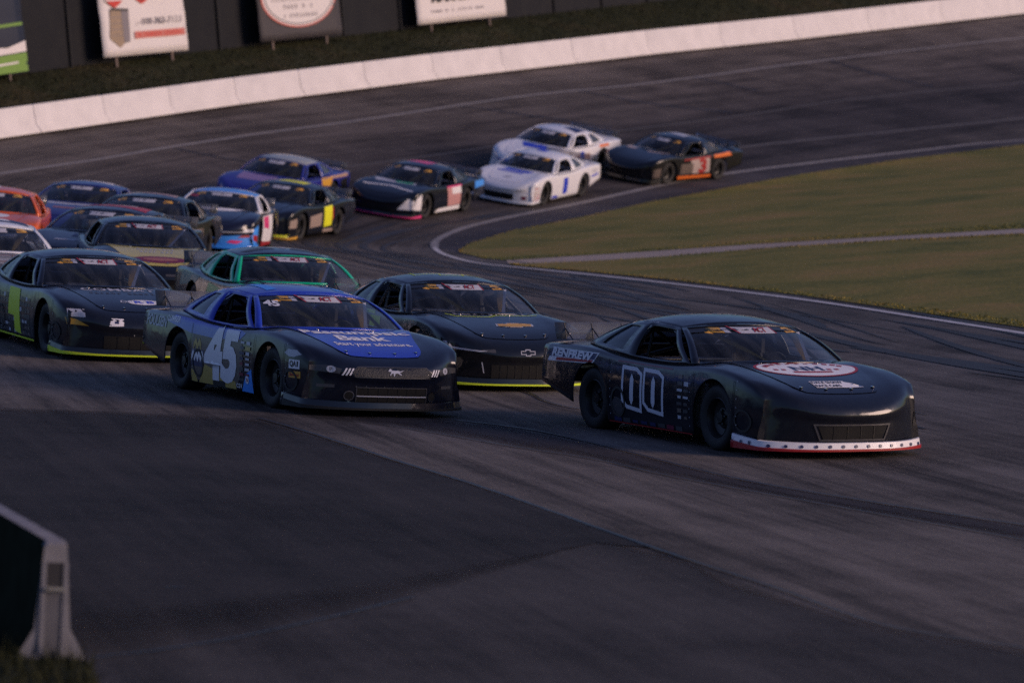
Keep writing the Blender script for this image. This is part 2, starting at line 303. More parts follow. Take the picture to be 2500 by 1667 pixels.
# ------------------------------------------------------------------ grass blades
def blades(name, area_pts, n, h, material, weights=None):
    """short blades scattered over a patch grid area_pts[i][j] (plan points)"""
    P = area_pts; a, b = P.shape[:2]; A = np.linalg.norm(P[:-1, :-1]-P[1:, 1:], axis=2)*np.linalg.norm(P[1:, :-1]-P[:-1, 1:], axis=2); pr = (A*weights if weights is not None else A).ravel(); pr = pr/pr.sum()
    c = RNG.choice(len(pr), n, p=pr); i, j = np.divmod(c, b-1); u, v = RNG.random((2, n, 1))
    Q = P[i, j]*(1-u)*(1-v)+P[i+1, j]*u*(1-v)+P[i, j+1]*(1-u)*v+P[i+1, j+1]*u*v
    Z = terrain(Q[:, 0], Q[:, 1]) if not callable(h) else h(Q); hh = (.015+.03*RNG.random(n)**2) if not callable(h) else .06+.12*RNG.random(n)
    an = RNG.random(n)*math.pi*2; wv = np.stack([np.cos(an), np.sin(an)], 1)*(.012+.012*RNG.random((n, 1))); ln = RNG.normal(0, .35, (n, 2))*hh[:, None]
    V = np.empty((n, 3, 3)); V[:, 0, :2] = Q-wv; V[:, 1, :2] = Q+wv; V[:, 2, :2] = Q+ln; V[:, :2, 2] = Z[:, None]+.005; V[:, 2, 2] = Z+.012+hh
    me = bpy.data.meshes.new(name); me.vertices.add(n*3); me.vertices.foreach_set('co', V.ravel()); me.loops.add(n*3); me.loops.foreach_set('vertex_index', np.arange(n*3)); me.polygons.add(n)
    me.polygons.foreach_set('loop_start', np.arange(n)*3); me.update(calc_edges=True)
    return tag(link(name, me, material), 'ragged grass along the edges of the far infield turf', 'grass', kind='stuff')
def vis_w(P):
    d = P[:-1, :-1, 1]; x = P[:-1, :-1, 0]; e = np.zeros(d.shape); e[:, :2] = 1; e[:, -2:] = 1; e[:2] = 1
    return np.where(np.abs(x) < .165*d+2, 1, .02)*e+1e-6
blades('infield_grass_blades', GP1, 3500, None, M_GRASS, vis_w(GP1))
o = blades('infield_grass_blades', GP2, 3500, None, M_GRASS, vis_w(GP2)); o['label'] = 'ragged grass along the edges of the near infield turf'
# ------------------------------------------------------------------ outer wall of concrete blocks, bank, fence, banners
def wbase(px): return float(np.interp(px, [-500, 0, 600, 1070, 1300, 1587, 1946, 2500, 3000], [406, 337, 252, 193, 167, 133, 96, 33, -24]))
def wheight(px): return float(np.interp(px, [0, 650, 1300, 1946, 2500], [70, 65, 61, 57, 54]))
seams = [-400, -240, -80, 80, 249, 410, 570, 728, 886, 1052, 1220, 1393, 1576, 1755, 1935, 2115, 2294, 2488, 2680, 2870]
M_CONC = mat('painted_concrete', (.70, .665, .655), .75, var=.16, scale=1.6, bump=.25)
WP = [hit(px, wbase(px)) for px in seams]
def depth(p): return float((np.asarray(p)-np.array([0, 0, CAMZ]))@FW)
WHT = [wheight(px)/F*depth(p) for px, p in zip(seams, WP)]
def jersey(name, a, b, ha, hb, material, label, group, gap=.03, wide=1., lean=(0, 0, 1)):
    a, b = np.array(a), np.array(b); d = b-a; L = np.linalg.norm(d); d /= L; up = np.array(lean, float); up /= np.linalg.norm(up); n = np.cross(up, d); n /= np.linalg.norm(n)
    prof = [(-.30, 0), (-.30, .07), (-.15, .32), (-.095, .97), (-.075, 1), (.075, 1), (.095, .97), (.15, .32), (.30, .07), (.30, 0)]
    P = []
    for q, hh, k in ((a+d*gap*.5, ha, 0), (a+d*(gap*.5+.03), ha, 1), (b-d*(gap*.5+.03), hb, 1), (b-d*gap*.5, hb, 0)):
        c = .975 if k == 0 else 1
        P.append([q+n*w*c*wide+up*(v*hh*(c if v > .5 else 1)) for w, v in prof])
    m = MB().grid(P); m.F += [tuple(range(len(prof)))[::-1], tuple(range(3*len(prof), 4*len(prof)))]
    return tag(link(name, m.mesh(name, 40), material), label, 'barrier', group)
for k in range(len(seams)-1):
    ORD = ['leftmost', 'second', 'third', 'fourth', 'fifth', 'sixth', 'seventh', 'eighth', 'ninth', 'tenth', 'eleventh', 'twelfth', 'thirteenth', 'fourteenth']
    lab = ('white concrete block of the far track wall, beyond the picture edge' if k < 2 or k > 17 else 'rightmost white concrete wall block at the upper right corner' if k == 17 else 'white concrete wall block last but one before the upper right corner' if k == 16
           else 'white concrete wall block under the fence, %s from the left edge' % ORD[k-2])
    jersey('concrete_barrier', WP[k], WP[k+1], WHT[k], WHT[k+1], M_CONC, lab, 'white blocks of the far outer wall')
# fence line five metres behind the wall
WQ = np.array(WP)[:, :2]; Tn = np.gradient(WQ, axis=0); Tn /= np.linalg.norm(Tn, axis=1)[:, None]; WN = np.stack([-Tn[:, 1], Tn[:, 0]], 1)
FQ = WQ+WN*5.0; SQ = WQ+WN*4.4
def fbase(px): return float(np.interp(px, [-400, 69, 221, 470, 608, 853, 1017, 1284, 1642, 2900], [236, 178, 158, 128, 115, 87, 70, 40, 0, -140]))
def hit_poly(px, py, Q):
    v = ray(px, py); best = None
    for a, b in zip(Q[:-1], Q[1:]):
        e = b-a; M = np.array([[v[0], -e[0]], [v[1], -e[1]]])
        if abs(np.linalg.det(M)) < 1e-9: continue
        t, s = np.linalg.solve(M, a)
        if -1e-6 <= s <= 1+1e-6 and t > 0 and (best is None or t < best[0]): best = (t, s)
    if best is None: return None
    return np.array([0, 0, CAMZ])+v*best[0]
fb = [hit_poly(px, fbase(px), FQ) for px in range(-380, 2860, 90)]; fb = np.array([p for p in fb if p is not None])
M_FENCE = mat('fence_fabric', (.005, .006, .009), .9, var=.3, scale=1.5, bump=.3); M_POST = mat('fence_post', (.009, .01, .012), .8)
bank_a = np.array([[*(q+nn*.18), p[2]+.12] for q, nn, p in zip(WQ, WN, WP)])
def patch3(name, A, B, material, n=120, m=14, bump=0.):
    A = resample(A, n); B = resample(B, n); t = np.linspace(0, 1, m)[None, :, None]; P = A[:, None]*(1-t)+B[:, None]*t
    if bump: P[..., 2] += RNG.normal(0, bump, P.shape[:2])*np.sin(np.linspace(0, math.pi, m))
    me = MB().grid(P).mesh(name, 60)
    if me.polygons[0].normal.z < 0: me.flip_normals()
    return link(name, me, material), P
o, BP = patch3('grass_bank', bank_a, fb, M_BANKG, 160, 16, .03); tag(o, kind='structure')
def bank_blades(n):
    P = BP; c = RNG.integers(0, (P.shape[0]-1)*(P.shape[1]-1), n); i, j = np.divmod(c, P.shape[1]-1); u, v = RNG.random((2, n, 1))
    Q = P[i, j]*(1-u)*(1-v)+P[i+1, j]*u*(1-v)+P[i, j+1]*(1-u)*v+P[i+1, j+1]*u*v; hh = .03+.09*RNG.random(n)**2
    an = RNG.random(n)*6.283; wv = np.stack([np.cos(an), np.sin(an), 0*an], 1)*.02; V = np.empty((n, 3, 3)); V[:, 0] = Q-wv; V[:, 1] = Q+wv; V[:, 2] = Q; V[:, 2, :2] += RNG.normal(0, .04, (n, 2)); V[:, 2, 2] += hh
    me = bpy.data.meshes.new('bank_grass'); me.vertices.add(n*3); me.vertices.foreach_set('co', V.ravel()); me.loops.add(n*3); me.loops.foreach_set('vertex_index', np.arange(n*3)); me.polygons.add(n); me.polygons.foreach_set('loop_start', np.arange(n)*3); me.update(calc_edges=True)
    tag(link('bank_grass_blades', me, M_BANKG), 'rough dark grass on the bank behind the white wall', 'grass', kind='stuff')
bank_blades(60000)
fr = tag(empty('windscreen_fence', fb[0]), 'tall dark fabric covered fence along the top of the bank', 'fence')
fpts = resample(fb, 26)
for k in range(25):
    a, b = fpts[k], fpts[k+1]; P = []
    for s in np.linspace(0, 1, 9):
        q = a+(b-a)*s; sag = .05*math.sin(s*math.pi); P.append([(q[0]-fb[0][0], q[1]-fb[0][1]+sag*math.sin(z*2.2), q[2]-fb[0][2]+z) for z in np.linspace(-.15, 4.2, 8)])
    link('fabric_panel', MB().grid(P).mesh('fabric_panel', 60), M_FENCE, fr)
for k in range(26):
    q = fpts[k]-fb[0]+np.array([.03, -.06, 0]); link('fence_post', MB().tube([(q[0], q[1], q[2]-.3), (q[0], q[1], q[2]+4.3)], .045).mesh('fence_post', 60), M_POST, fr)
# ------------------------------------------------------------------ flat print helpers
def text_mesh(s, size=1., bold=.0, shear=0., width=None, space=1.):
    """filled text as (verts, tris), centred on its bounding box"""
    cu = bpy.data.curves.new('t', 'FONT'); cu.body = s; cu.size = size; cu.offset = bold*size; cu.shear = shear; cu.space_character = space; cu.resolution_u = 3; cu.fill_mode = 'FRONT'
    ob = bpy.data.objects.new('t', cu); COL.objects.link(ob); dg = bpy.context.evaluated_depsgraph_get(); ev = ob.evaluated_get(dg); me = ev.to_mesh()
    V = np.array([v.co[:2] for v in me.vertices]) if len(me.vertices) else np.zeros((1, 2)); Fc = [tuple(p.vertices) for p in me.polygons]
    ev.to_mesh_clear(); bpy.data.objects.remove(ob); bpy.data.curves.remove(cu)
    lo, hi = V.min(0), V.max(0); V = V-(lo+hi)/2
    if width: V[:, 0] *= width/(hi[0]-lo[0])
    return V, Fc
def ellipse(rx, ry, n=40, cx=0, cy=0): return [(cx+rx*math.cos(2*math.pi*i/n), cy+ry*math.sin(2*math.pi*i/n)) for i in range(n)]
def rect(w, h, cx=0, cy=0, sh=0): return [(cx-w/2-sh, cy-h/2), (cx+w/2-sh, cy-h/2), (cx+w/2+sh, cy+h/2), (cx-w/2+sh, cy+h/2)]
def poly_tris(pts): return np.array(pts, float), [tuple(range(len(pts)))]
def refine(V, Fc, maxlen):
    bm = bmesh.new(); vs = [bm.verts.new((v[0], v[1], 0)) for v in V]
    for f in Fc:
        try: bm.faces.new([vs[i] for i in f])
        except ValueError: pass
    bmesh.ops.triangulate(bm, faces=bm.faces[:])
    for _ in range(6):
        ed = [e for e in bm.edges if e.calc_length() > maxlen]
        if not ed: break
        bmesh.ops.subdivide_edges(bm, edges=ed, cuts=1); bmesh.ops.triangulate(bm, faces=[f for f in bm.faces if len(f.verts) > 3])
    bm.verts.index_update(); V = np.array([v.co[:2] for v in bm.verts]); Fc = [tuple(v.index for v in f.verts) for f in bm.faces]; bm.free(); return V, Fc
# ------------------------------------------------------------------ banners on the fence
def strokes(w, h, n=9, seed=1):
    """a line of print too small to read"""
    rg = random.Random(seed); V = []; Fc = []; x = -w/2; step = w/n
    for i in range(n):
        if rg.random() < .14: x += step; continue
        for j in range(3):
            a, b = x+step*rg.uniform(.05, .3), x+step*rg.uniform(.6, .92); z = -h/2+h*(j+.15)/3+rg.uniform(-.03, .03)*h; k = len(V); t = h*rg.uniform(.16, .3)
            V += [(a, z), (b, z+rg.uniform(-.05, .05)*h), (b, z+t), (a, z+t)]; Fc.append((k, k+1, k+2, k+3))
        x += step
    return np.array(V), Fc
def banner(name, x0, x1, yb0, yb1, hgt, base, label, group='advertising banners on the fence'):
    """banner board hung on the sign line; x0,x1 / yb0,yb1 are where its lower corners stand"""
    a, b = hit_poly(x0, yb0, SQ), hit_poly(x1, yb1, SQ); d = b-a; L = float(np.linalg.norm(d)); d /= L; n = np.cross(d, [0, 0, 1.]); n /= np.linalg.norm(n); up = np.cross(n, d)
    up = -up if up[2] < 0 else up; n = np.cross(d, up)
    r = tag(empty(name, a), label, 'banner', group)
    r.matrix_world = Matrix(((d[0], up[0], n[0], a[0]), (d[1], up[1], n[1], a[1]), (d[2], up[2], n[2], a[2]), (0, 0, 0, 1)))
    P = [[(L*i/12, hgt*j/10, .02*math.sin(i*1.1+j*.5)+.012*math.sin(j*1.7)) for j in range(11)] for i in range(13)]
    o = solidify(link('board', MB().grid(P).mesh('board', 60), base, r), .02)
    for s in (.16, .82): link('post', MB().box((L*s-.05, -.55, -.1), (L*s+.05, hgt, -.03)).mesh('post'), mat('sign_post_wood', (.16, .12, .1), .8, var=.3), r)
    return r, L
def ink(r, name, V, Fc, material, at=(0, 0), z=.045):
    V = np.asarray(V); link(name, mesh(name, [(v[0]+at[0], v[1]+at[1], z) for v in V], Fc), material, r)
V_WHITE = mat('print_white', (.72, .68, .67), .6, var=.05); V_BLACK = mat('print_black', (.02, .02, .022), .6); V_RED = mat('print_red', (.55, .03, .02), .6); V_PINK = mat('print_salmon', (.55, .16, .13), .6)
V_NAVY = mat('print_navy', (.008, .014, .035), .6); V_GREEN = mat('print_green', (.16, .30, .05), .6); V_TAN = mat('print_tan', (.30, .22, .15), .6, var=.3); V_GREY = mat('print_grey', (.2, .18, .2), .6, var=.2); V_DG = mat('print_darkgrey', (.05, .045, .05), .7, var=.5, scale=8)
H = 2.6
r, L = banner('advertising_banner', -170, 68, 208, 175, H, V_NAVY, 'navy banner with green stripes at the far left edge of the fence')
ink(r, 'green_band', *poly_tris([(.02, .02), (L-.02, .02), (L-.02, .62), (.02, .5)]), V_GREEN); ink(r, 'white_band', *poly_tris([(.02, .53), (L-.02, .65), (L-.02, 1.0), (L*.8, .82), (L*.55, .9), (.02, .7)]), V_WHITE)
ink(r, 'green_stripe', *poly_tris([(.02, 1.42), (L-.1, 1.5), (L-.1, 1.6), (.02, 1.5)]), V_GREEN); ink(r, 'white_stripe', *poly_tris([(.1, .2), (L*.9, .3), (L*.9, .36), (.1, .25)]), V_WHITE, z=.05); ink(r, 'lettering', *text_mesh('B', .6, .03), V_GREY, (L*.62, 1.95))
r, L = banner('advertising_banner', 252, 458, 142, 123, H, V_WHITE, 'white banner with red drops and an open storage shed picture')
def drop(rx, ry, n=24): return [(rx*math.cos(t), ry*math.sin(t)*(1 if math.sin(t) > 0 else 1.15)*(1-.35*max(0, -math.sin(t))*abs(math.cos(t)))) for t in np.linspace(0, 2*math.pi, n, endpoint=False)]
ink(r, 'red_drop', *poly_tris(drop(L*.12, .42)), V_RED, (L*.18, 2.1)); ink(r, 'drop_band', *poly_tris(rect(L*.22, .16, L*.18, 1.93)), V_WHITE, z=.05); ink(r, 'drop_line', *poly_tris(rect(L*.2, .05, L*.18, 1.93)), V_RED, z=.053)
ink(r, 'red_ring', *poly_tris(drop(L*.13, .44)), V_RED, (L*.5, 2.2)); ink(r, 'black_drop', *poly_tris(drop(L*.105, .37)), V_BLACK, (L*.5, 2.22), .05); ink(r, 'drop_gap', *poly_tris(rect(L*.3, .3, L*.5, 2.42)), V_WHITE, z=.053)
ink(r, 'lettering', *text_mesh('Z', .32, .02), V_RED, (L*.72, 2.0))
ink(r, 'shed_side', *poly_tris([(L*.20, .28), (L*.29, .5), (L*.29, 1.5), (L*.12, 1.55), (L*.09, .6)]), V_TAN); ink(r, 'shed_opening', *poly_tris([(L*.25, .42), (L*.32, .46), (L*.33, 1.52), (L*.24, 1.58)]), V_GREY, z=.05); ink(r, 'shed_roof', *poly_tris([(L*.12, 1.54), (L*.33, 1.48), (L*.33, 1.56), (L*.14, 1.62)]), V_BLACK, z=.052)
for q in range(4): ink(r, 'shed_board_line', *poly_tris(rect(L*.14, .02, L*.18, .7+q*.2)), V_GREY, z=.05)
ink(r, 'lettering', *text_mesh('1-800-762-7123', .3, .02, .1, L*.54), V_GREY, (L*.68, 1.1)); ink(r, 'salmon_bar', *poly_tris(rect(L*.6, .24, L*.68, .66)), V_PINK); ink(r, 'lettering', *strokes(L*.52, .13, 15, 5), V_RED, (L*.68, .66), .05)
r, L = banner('advertising_banner', 635, 834, 104, 84, H, V_DG, 'dark grey banner with a large white round logo')
ink(r, 'round_logo', *poly_tris(ellipse(L*.46, 1.15, 48)), V_PINK, (L*.5, 1.55)); ink(r, 'logo_disc', *poly_tris(ellipse(L*.44, 1.09, 48)), V_WHITE, (L*.5, 1.55), .05); ink(r, 'logo_ring', *poly_tris(ellipse(L*.42, 1.05, 48)), V_BLACK, (L*.5, 1.56), .053); ink(r, 'logo_field', *poly_tris(ellipse(L*.41, 1.025, 48)), V_WHITE, (L*.5, 1.57), .056)
for s, sz, yy, ww, mm in (('-'*10, .36, 1.75, .7, V_BLACK), ('-'*22, .13, 1.42, .68, V_GREY), ('-'*9, .2, 1.16, .42, V_GREY), ('-'*12, .17, .84, .42, V_GREY)): ink(r, 'lettering', *strokes(L*ww, sz*.8, len(s), len(s)), mm, (L*.5, yy), .06)
r, L = banner('advertising_banner', 1019, 1234, 62, 39, H, V_WHITE, 'white banner with black and green lettering nearest the right')
ink(r, 'lettering', *text_mesh('MARKET', .55, .03, 0, L*.45), V_BLACK, (L*.4, 1.0)); ink(r, 'lettering', *strokes(L*.2, .4, 3, 3), V_GREEN, (L*.75, 1.03)); ink(r, 'lettering', *strokes(L*.6, .1, 18, 9), V_GREY, (L*.45, .45))
# ------------------------------------------------------------------ near barrier at the lower left and its grass
nb0 = hit(120, 1612); nd = np.array([-.33, .944]); nrm = np.array(normal_at(nb0[0], nb0[1], 1.5))
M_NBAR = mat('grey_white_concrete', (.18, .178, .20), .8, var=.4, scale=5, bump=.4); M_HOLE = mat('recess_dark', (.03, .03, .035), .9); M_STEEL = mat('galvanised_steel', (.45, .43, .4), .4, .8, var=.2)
def near_block(k, label):
    a = nb0[:2]+nd*(k*3.08); b = nb0[:2]+nd*(k*3.08+3.05); A = np.array([*a, tz(*a)-.05]); B = np.array([*b, tz(*b)-.05])
    root = jersey('concrete_barrier', A, B, .70, .70, M_NBAR, label, 'grey barrier blocks in the near corner', .0, .68, lean=nrm)
    root.data.materials.append(mat('dark_green_concrete', (.020, .023, .015), .9, var=.5, scale=6, spec=0.))  # near-black green tone, given to the left faces only
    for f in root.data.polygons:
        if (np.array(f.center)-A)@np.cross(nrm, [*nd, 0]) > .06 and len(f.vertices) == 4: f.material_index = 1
    return root, A, B
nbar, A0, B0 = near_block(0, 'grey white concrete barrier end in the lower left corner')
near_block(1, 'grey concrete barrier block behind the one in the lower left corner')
dv = (B0-A0)/np.linalg.norm(B0-A0); nv = np.cross(nrm, dv); nv /= np.linalg.norm(nv)
def endp(w, v, o): return A0+nv*w*.68+nrm*v*.81-dv*o
def end_box(name, w0, w1, v0, v1, o0, o1, m):
    c = [endp(w, v, o) for o in (o0, o1) for w, v in ((w0, v0), (w1, v0), (w1, v1), (w0, v1))]
    link(name, MB().add(c, [(0, 1, 2, 3), (7, 6, 5, 4), (0, 4, 5, 1), (1, 5, 6, 2), (2, 6, 7, 3), (3, 7, 4, 0)]).mesh(name), m, nbar)
for w0, w1, v0, v1 in ((-.115, -.075, .0, .86), (.075, .115, .0, .86)): pass
end_box('end_slot', -.065, .065, .56, .72, -.02, .004, M_HOLE); end_box('end_slot', -.07, .07, .08, .53, -.02, .004, mat('recess_grey', (.10, .10, .115), .9, var=.3)); end_box('connecting_plate', -.075, .075, .535, .555, -.02, .03, M_STEEL)
end_box('end_rib', -.105, -.07, .1, .72, -.0, .012, M_NBAR); end_box('end_rib', .07, .105, .1, .72, -.0, .012, M_NBAR)
cg = [*world([(262, 2000), (246, 1740), (236, 1662), (214, 1618)])]+[nb0[:2]+nd*s+np.array([-.02, 0]) for s in (.25, 1, 2, 4, 8)]
Ag = np.array([[*p, tz(*p)+.012] for p in cg]); Bg = np.array([[p[0]-9, p[1]-1, tz(p[0]-9, p[1])+.5] for p in cg])
o, NG = patch3('verge_grass', Ag, Bg, M_BANKG, 60, 60, 0); NG[..., 2] += 0
tag(o, kind='structure')
def verge(n):
    P = NG[:, :30]; c = RNG.integers(0, (P.shape[0]-1)*(P.shape[1]-1), n); i, j = np.divmod(c, P.shape[1]-1); u, v = RNG.random((2, n, 1))
    Q = P[i, j]*(1-u)*(1-v)+P[i+1, j]*u*(1-v)+P[i, j+1]*(1-u)*v+P[i+1, j+1]*u*v; hh = .03+.12*RNG.random(n)**2
    an = RNG.random(n)*6.283; wv = np.stack([np.cos(an), np.sin(an), 0*an], 1)*.006; V = np.empty((n, 3, 3)); V[:, 0] = Q-wv; V[:, 1] = Q+wv; V[:, 2] = Q; V[:, 2, :2] += RNG.normal(0, .04, (n, 2)); V[:, 2, 2] += hh
    me = bpy.data.meshes.new('verge_blades'); me.vertices.add(n*3); me.vertices.foreach_set('co', V.ravel()); me.loops.add(n*3); me.loops.foreach_set('vertex_index', np.arange(n*3)); me.polygons.add(n); me.polygons.foreach_set('loop_start', np.arange(n)*3); me.update(calc_edges=True)
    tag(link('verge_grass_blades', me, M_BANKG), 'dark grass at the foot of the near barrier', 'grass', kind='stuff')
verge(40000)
# ================================================================== the stock cars
# local frame: x forward, y to the car's left, z up, origin on the ground
XF, XR, RW = 1.33, -1.36, .345
def ip(x, pts): return float(np.interp(x, [p[0] for p in pts], [p[1] for p in pts]))
def smooth_ip(pts, n=6):
    c = catmull(pts, n); return [tuple(p) for p in c]
ZC = smooth_ip([(-2.6, .92), (-2.0, .955), (-1.4, .93), (-.6, .90), (.2, .895), (.7, .90), (1.05, .905), (1.3, .882), (1.6, .828), (1.95, .75), (2.2, .665), (2.45, .54)])
ZS = smooth_ip([(-2.6, .89), (-1.9, .915), (-1.36, .905), (-.8, .865), (-.1, .845), (.5, .845), (.95, .865), (1.33, .868), (1.65, .84), (1.95, .775), (2.08, .725), (2.18, .64)])
WD = smooth_ip([(-2.6, .94), (-1.9, .98), (-1.36, 1.0), (-.7, .99), (.3, .985), (.9, .99), (1.33, 1.005), (1.7, .998), (1.9, .985), (2.06, .955), (2.18, .89)])
def arch(x, xc, R=.405, zc=.345):
    d = abs(x-xc)
    return None if d > R else zc+math.sqrt(max(0, R*R-d*d))
def zbot(x):
    for xc in (XF, XR):
        a = arch(x, xc)
        if a is not None: return a
    if x < -1.75: return .27+(-1.75-x)/.85*.19
    return .125
def side_y(W, z): return W*(1-.035*((.52-z)/.4)**2 if z < .52 else 1-.03*((z-.52)/.35)**2)
def body_cols():
    xs = set(np.round(np.linspace(-2.6, 2.18, 36), 4))
    xs = {x for x in xs if all(abs(x-c) > .44 for c in (XF, XR))}
    for c in (XF, XR):
        for k in range(17): xs.add(round(c+.405*math.cos(math.pi*k/16), 4))
        xs.add(round(c-.4065, 4)); xs.add(round(c+.4065, 4))
    return sorted(xs)
TV = [0, .12, .25, .38, .5, .62, .72, .80, .87, .93, .97]         # lateral columns of the upper skin
def top_point(x, v, W):
    """x is the ring station; the middle of the nose reaches further forward than its corners"""
    k = max(0., (x-1.1)/1.08); xx = x+.27*k*k*(1-abs(v)**2.7)
    ws = W-.083; zs, zc = ip(x, ZS), ip(xx, ZC)
    f = abs(v)**4.5
    z = zc*(1-f)+zs*f
    # fender crown and hood valley
    if x > .7: z += .022*math.exp(-((abs(v)-.82)/.14)**2)*math.exp(-((x-1.3)/.55)**2)-.006*math.exp(-(abs(v)/.5)**2)*math.exp(-((x-1.3)/.6)**2)
    return (xx, v*ws, z)
NR = 11
def ring(x):
    W = ip(x, WD); zs = ip(x, ZS); zb = zbot(x); half = []
    zt = max(zs-.058, zb+.01)
    for k in range(NR):
        z = zb+(zt-zb)*k/(NR-1); half.append((x, side_y(W, z), z))
    yt = side_y(W, zt)
    sh = [(x, yt-.006, zs-.034), (x, yt-.022, zs-.012), (x, W-.070, zs-.002)]
    top = [top_point(x, v, W) for v in TV[::-1]]
    return half, sh, top
def build_body():
    m = MB(); xs = body_cols(); rings = []
    for x in xs:
        h, s, t = ring(x); L = h+s+t; rings.append(L+[(p[0], -p[1], p[2]) for p in L[::-1][1:]])
    n = len(rings[0]); m.grid(rings); c = n//2
    # open the cockpit
    keep = []
    for f in m.F:
        q = np.mean([m.V[i] for i in f], 0)
        if abs(q[1]) < .78 and -1.55 < q[0] < .86 and q[2] > .8: continue
        keep.append(f)
    m.F = keep; m.F = [f[::-1] for f in m.F]
    # nose fascia
    L = rings[-1]; cols = L[NR:n-NR]; g = []
    nc = len(cols)
    for j, p in enumerate(cols):
        col = []
        u = -1+2*j/(nc-1); side = L[:NR] if p[1] > 0 else L[::-1][:NR]
        for k in range(NR):
            if j in (0, nc-1): col.append(side[k]); continue
            s = k/NR; z = .125+(p[2]-.125)*s; vv = min(1, abs(p[1])/.80)
            wide = p[1]*(1+(1-s)*.10*vv**4)
            col.append((p[0]+(1-vv**8)*float(np.interp(s, [0, .3, .62, .70, .80, 1], [.0, .015, .018, .05, .05, 0])), wide, z))
        col.append(p); g.append(col)
    m.grid(g)
    # tail panel
    L = rings[0]; cols = L[NR:n-NR]; g = []
    for j, p in enumerate(cols):
        side = L[:NR] if p[1] > 0 else L[::-1][:NR]
        g.append([side[k] if j in (0, nc-1) else (p[0]-.05*math.sin(math.pi*k/NR), p[1], .44+(p[2]-.44)*k/NR) for k in range(NR)]+[p])
    b = len(m.F); m.grid(g); m.F[b:] = [f[::-1] for f in m.F[b:]]
    me = m.mesh('body', 34)
    bm = bmesh.new(); bm.from_mesh(me); bmesh.ops.remove_doubles(bm, verts=bm.verts, dist=.0012); bmesh.ops.recalc_face_normals(bm, faces=bm.faces); bm.to_mesh(me); bm.free()
    me.polygons.foreach_set('use_smooth', [True]*len(me.polygons)); me.set_sharp_from_angle(angle=math.radians(58))
    return me
# greenhouse
_B = np.array([(.76, .925, .865), (.2, .945, .852), (-.55, .945, .87), (-1.1, .905, .905), (-1.75, .78, .935)]); _R = np.array([(.12, .695, 1.212), (-.17, .72, 1.236), (-.5, .72, 1.245), (-.72, .705, 1.24), (-.92, .66, 1.225)]); _pp = [0, .3, .55, .75, 1]
_Bc, _Rc = catmull(_B, 10), catmull(_R, 10); _pc = np.concatenate([np.linspace(_pp[i], _pp[i+1], 10, endpoint=False) for i in range(4)]+[[1.]])
def Bp(p): return np.array([np.interp(p, _pc, _Bc[:, k]) for k in range(3)])
def Rp(p): return np.array([np.interp(p, _pc, _Rc[:, k]) for k in range(3)])
def side_pt(p, q, s, o=0.):
    a = Bp(p)*(1-q)+Rp(p)*q; a[1] += .035*math.sin(math.pi*q)+o; a[1] *= s; return a
def ws_pt(u, v, o=0.):
    a = np.array([1.18-.42*u*u, .925*u, .905-.04*u*u]); b = np.array([.28-.16*u*u, .695*u, 1.262-.05*u*u]); p = a*(1-v)+b*v
    k = .04*math.sin(math.pi*v)+o; return p+np.array([.45, 0, .89])*k
def rw_pt(u, v, o=0.):
    a = np.array([-1.0+.08*u*u, .66*u, 1.276-.051*u*u]); b = np.array([-1.85+.10*u*u, .78*u, .95-.015*u*u]); p = a*(1-v)+b*v
    return p+np.array([-.4, 0, .9])*(.03*math.sin(math.pi*v)+o)
def roof_pt(u, w, o=0.):
    e = Rp(w); xc = .28+(-1.0-.28)*w; zc = 1.255+.085*math.sin(math.pi*(w*.86+.07))+.010*w; a = abs(u)
    return np.array([xc+(e[0]-xc)*u*u, e[1]*u, zc+(e[2]-zc)*a**2.6+o])
def build_pillars():
    m = MB()
    for s in (1, -1):
        ps = [0, .04, .08, .18, .29, .40, .50, .56, .62, .70, .79, .88, .94, 1]; qs = [0, .06, .14, .3, .45, .6, .75, .85, .91, 1]
        P = [[side_pt(p, q, s) for q in qs] for p in ps]; b = len(m.V); nq = len(qs)
        for r in P: m.V += [tuple(v) for v in r]
        for i in range(len(ps)-1):
            for j in range(nq-1):
                pc, qc = (ps[i]+ps[i+1])/2, (qs[j]+qs[j+1])/2
                if .08 < pc < .50 and .06 < qc < .91: continue
                if .62 < pc < .88 and .14 < qc < .85: continue
                f = (b+i*nq+j, b+i*nq+j+1, b+(i+1)*nq+j+1, b+(i+1)*nq+j); m.F.append(f if s > 0 else f[::-1])
        # rounded upper front and lower corners of the side window
        for (p0, q0, p1, q1) in ((.08, .91, .16, .78), (.50, .91, .44, .78)):
            c = [side_pt(p0, q0, s), side_pt(p1, q0, s), side_pt((p0*.4+p1*.6), q0+(q1-q0)*.4, s), side_pt(p0, q1, s)]; m.add(c, [(0, 1, 2, 3)])
    for u0, u1 in ((-1, -.93), (.93, 1)):
        m.grid([[ws_pt(u0+(u1-u0)*i/2, v) for v in np.linspace(0, 1, 9)] for i in range(3)])
    m.grid([[ws_pt(u, v) for v in (.955, 1)] for u in np.linspace(-.93, .93, 15)]); m.grid([[ws_pt(u, v) for v in (-.01, .03)] for u in np.linspace(-.93, .93, 15)])
    for u0, u1 in ((-1, -.84), (.84, 1)): m.grid([[rw_pt(u0+(u1-u0)*i/3, v) for v in np.linspace(0, 1, 7)] for i in range(4)])
    m.grid([[rw_pt(u, v) for v in (0, .06)] for u in np.linspace(-.84, .84, 13)]); m.grid([[rw_pt(u, v) for v in (.93, 1)] for u in np.linspace(-.84, .84, 13)])
    return m.mesh('pillars', 35)
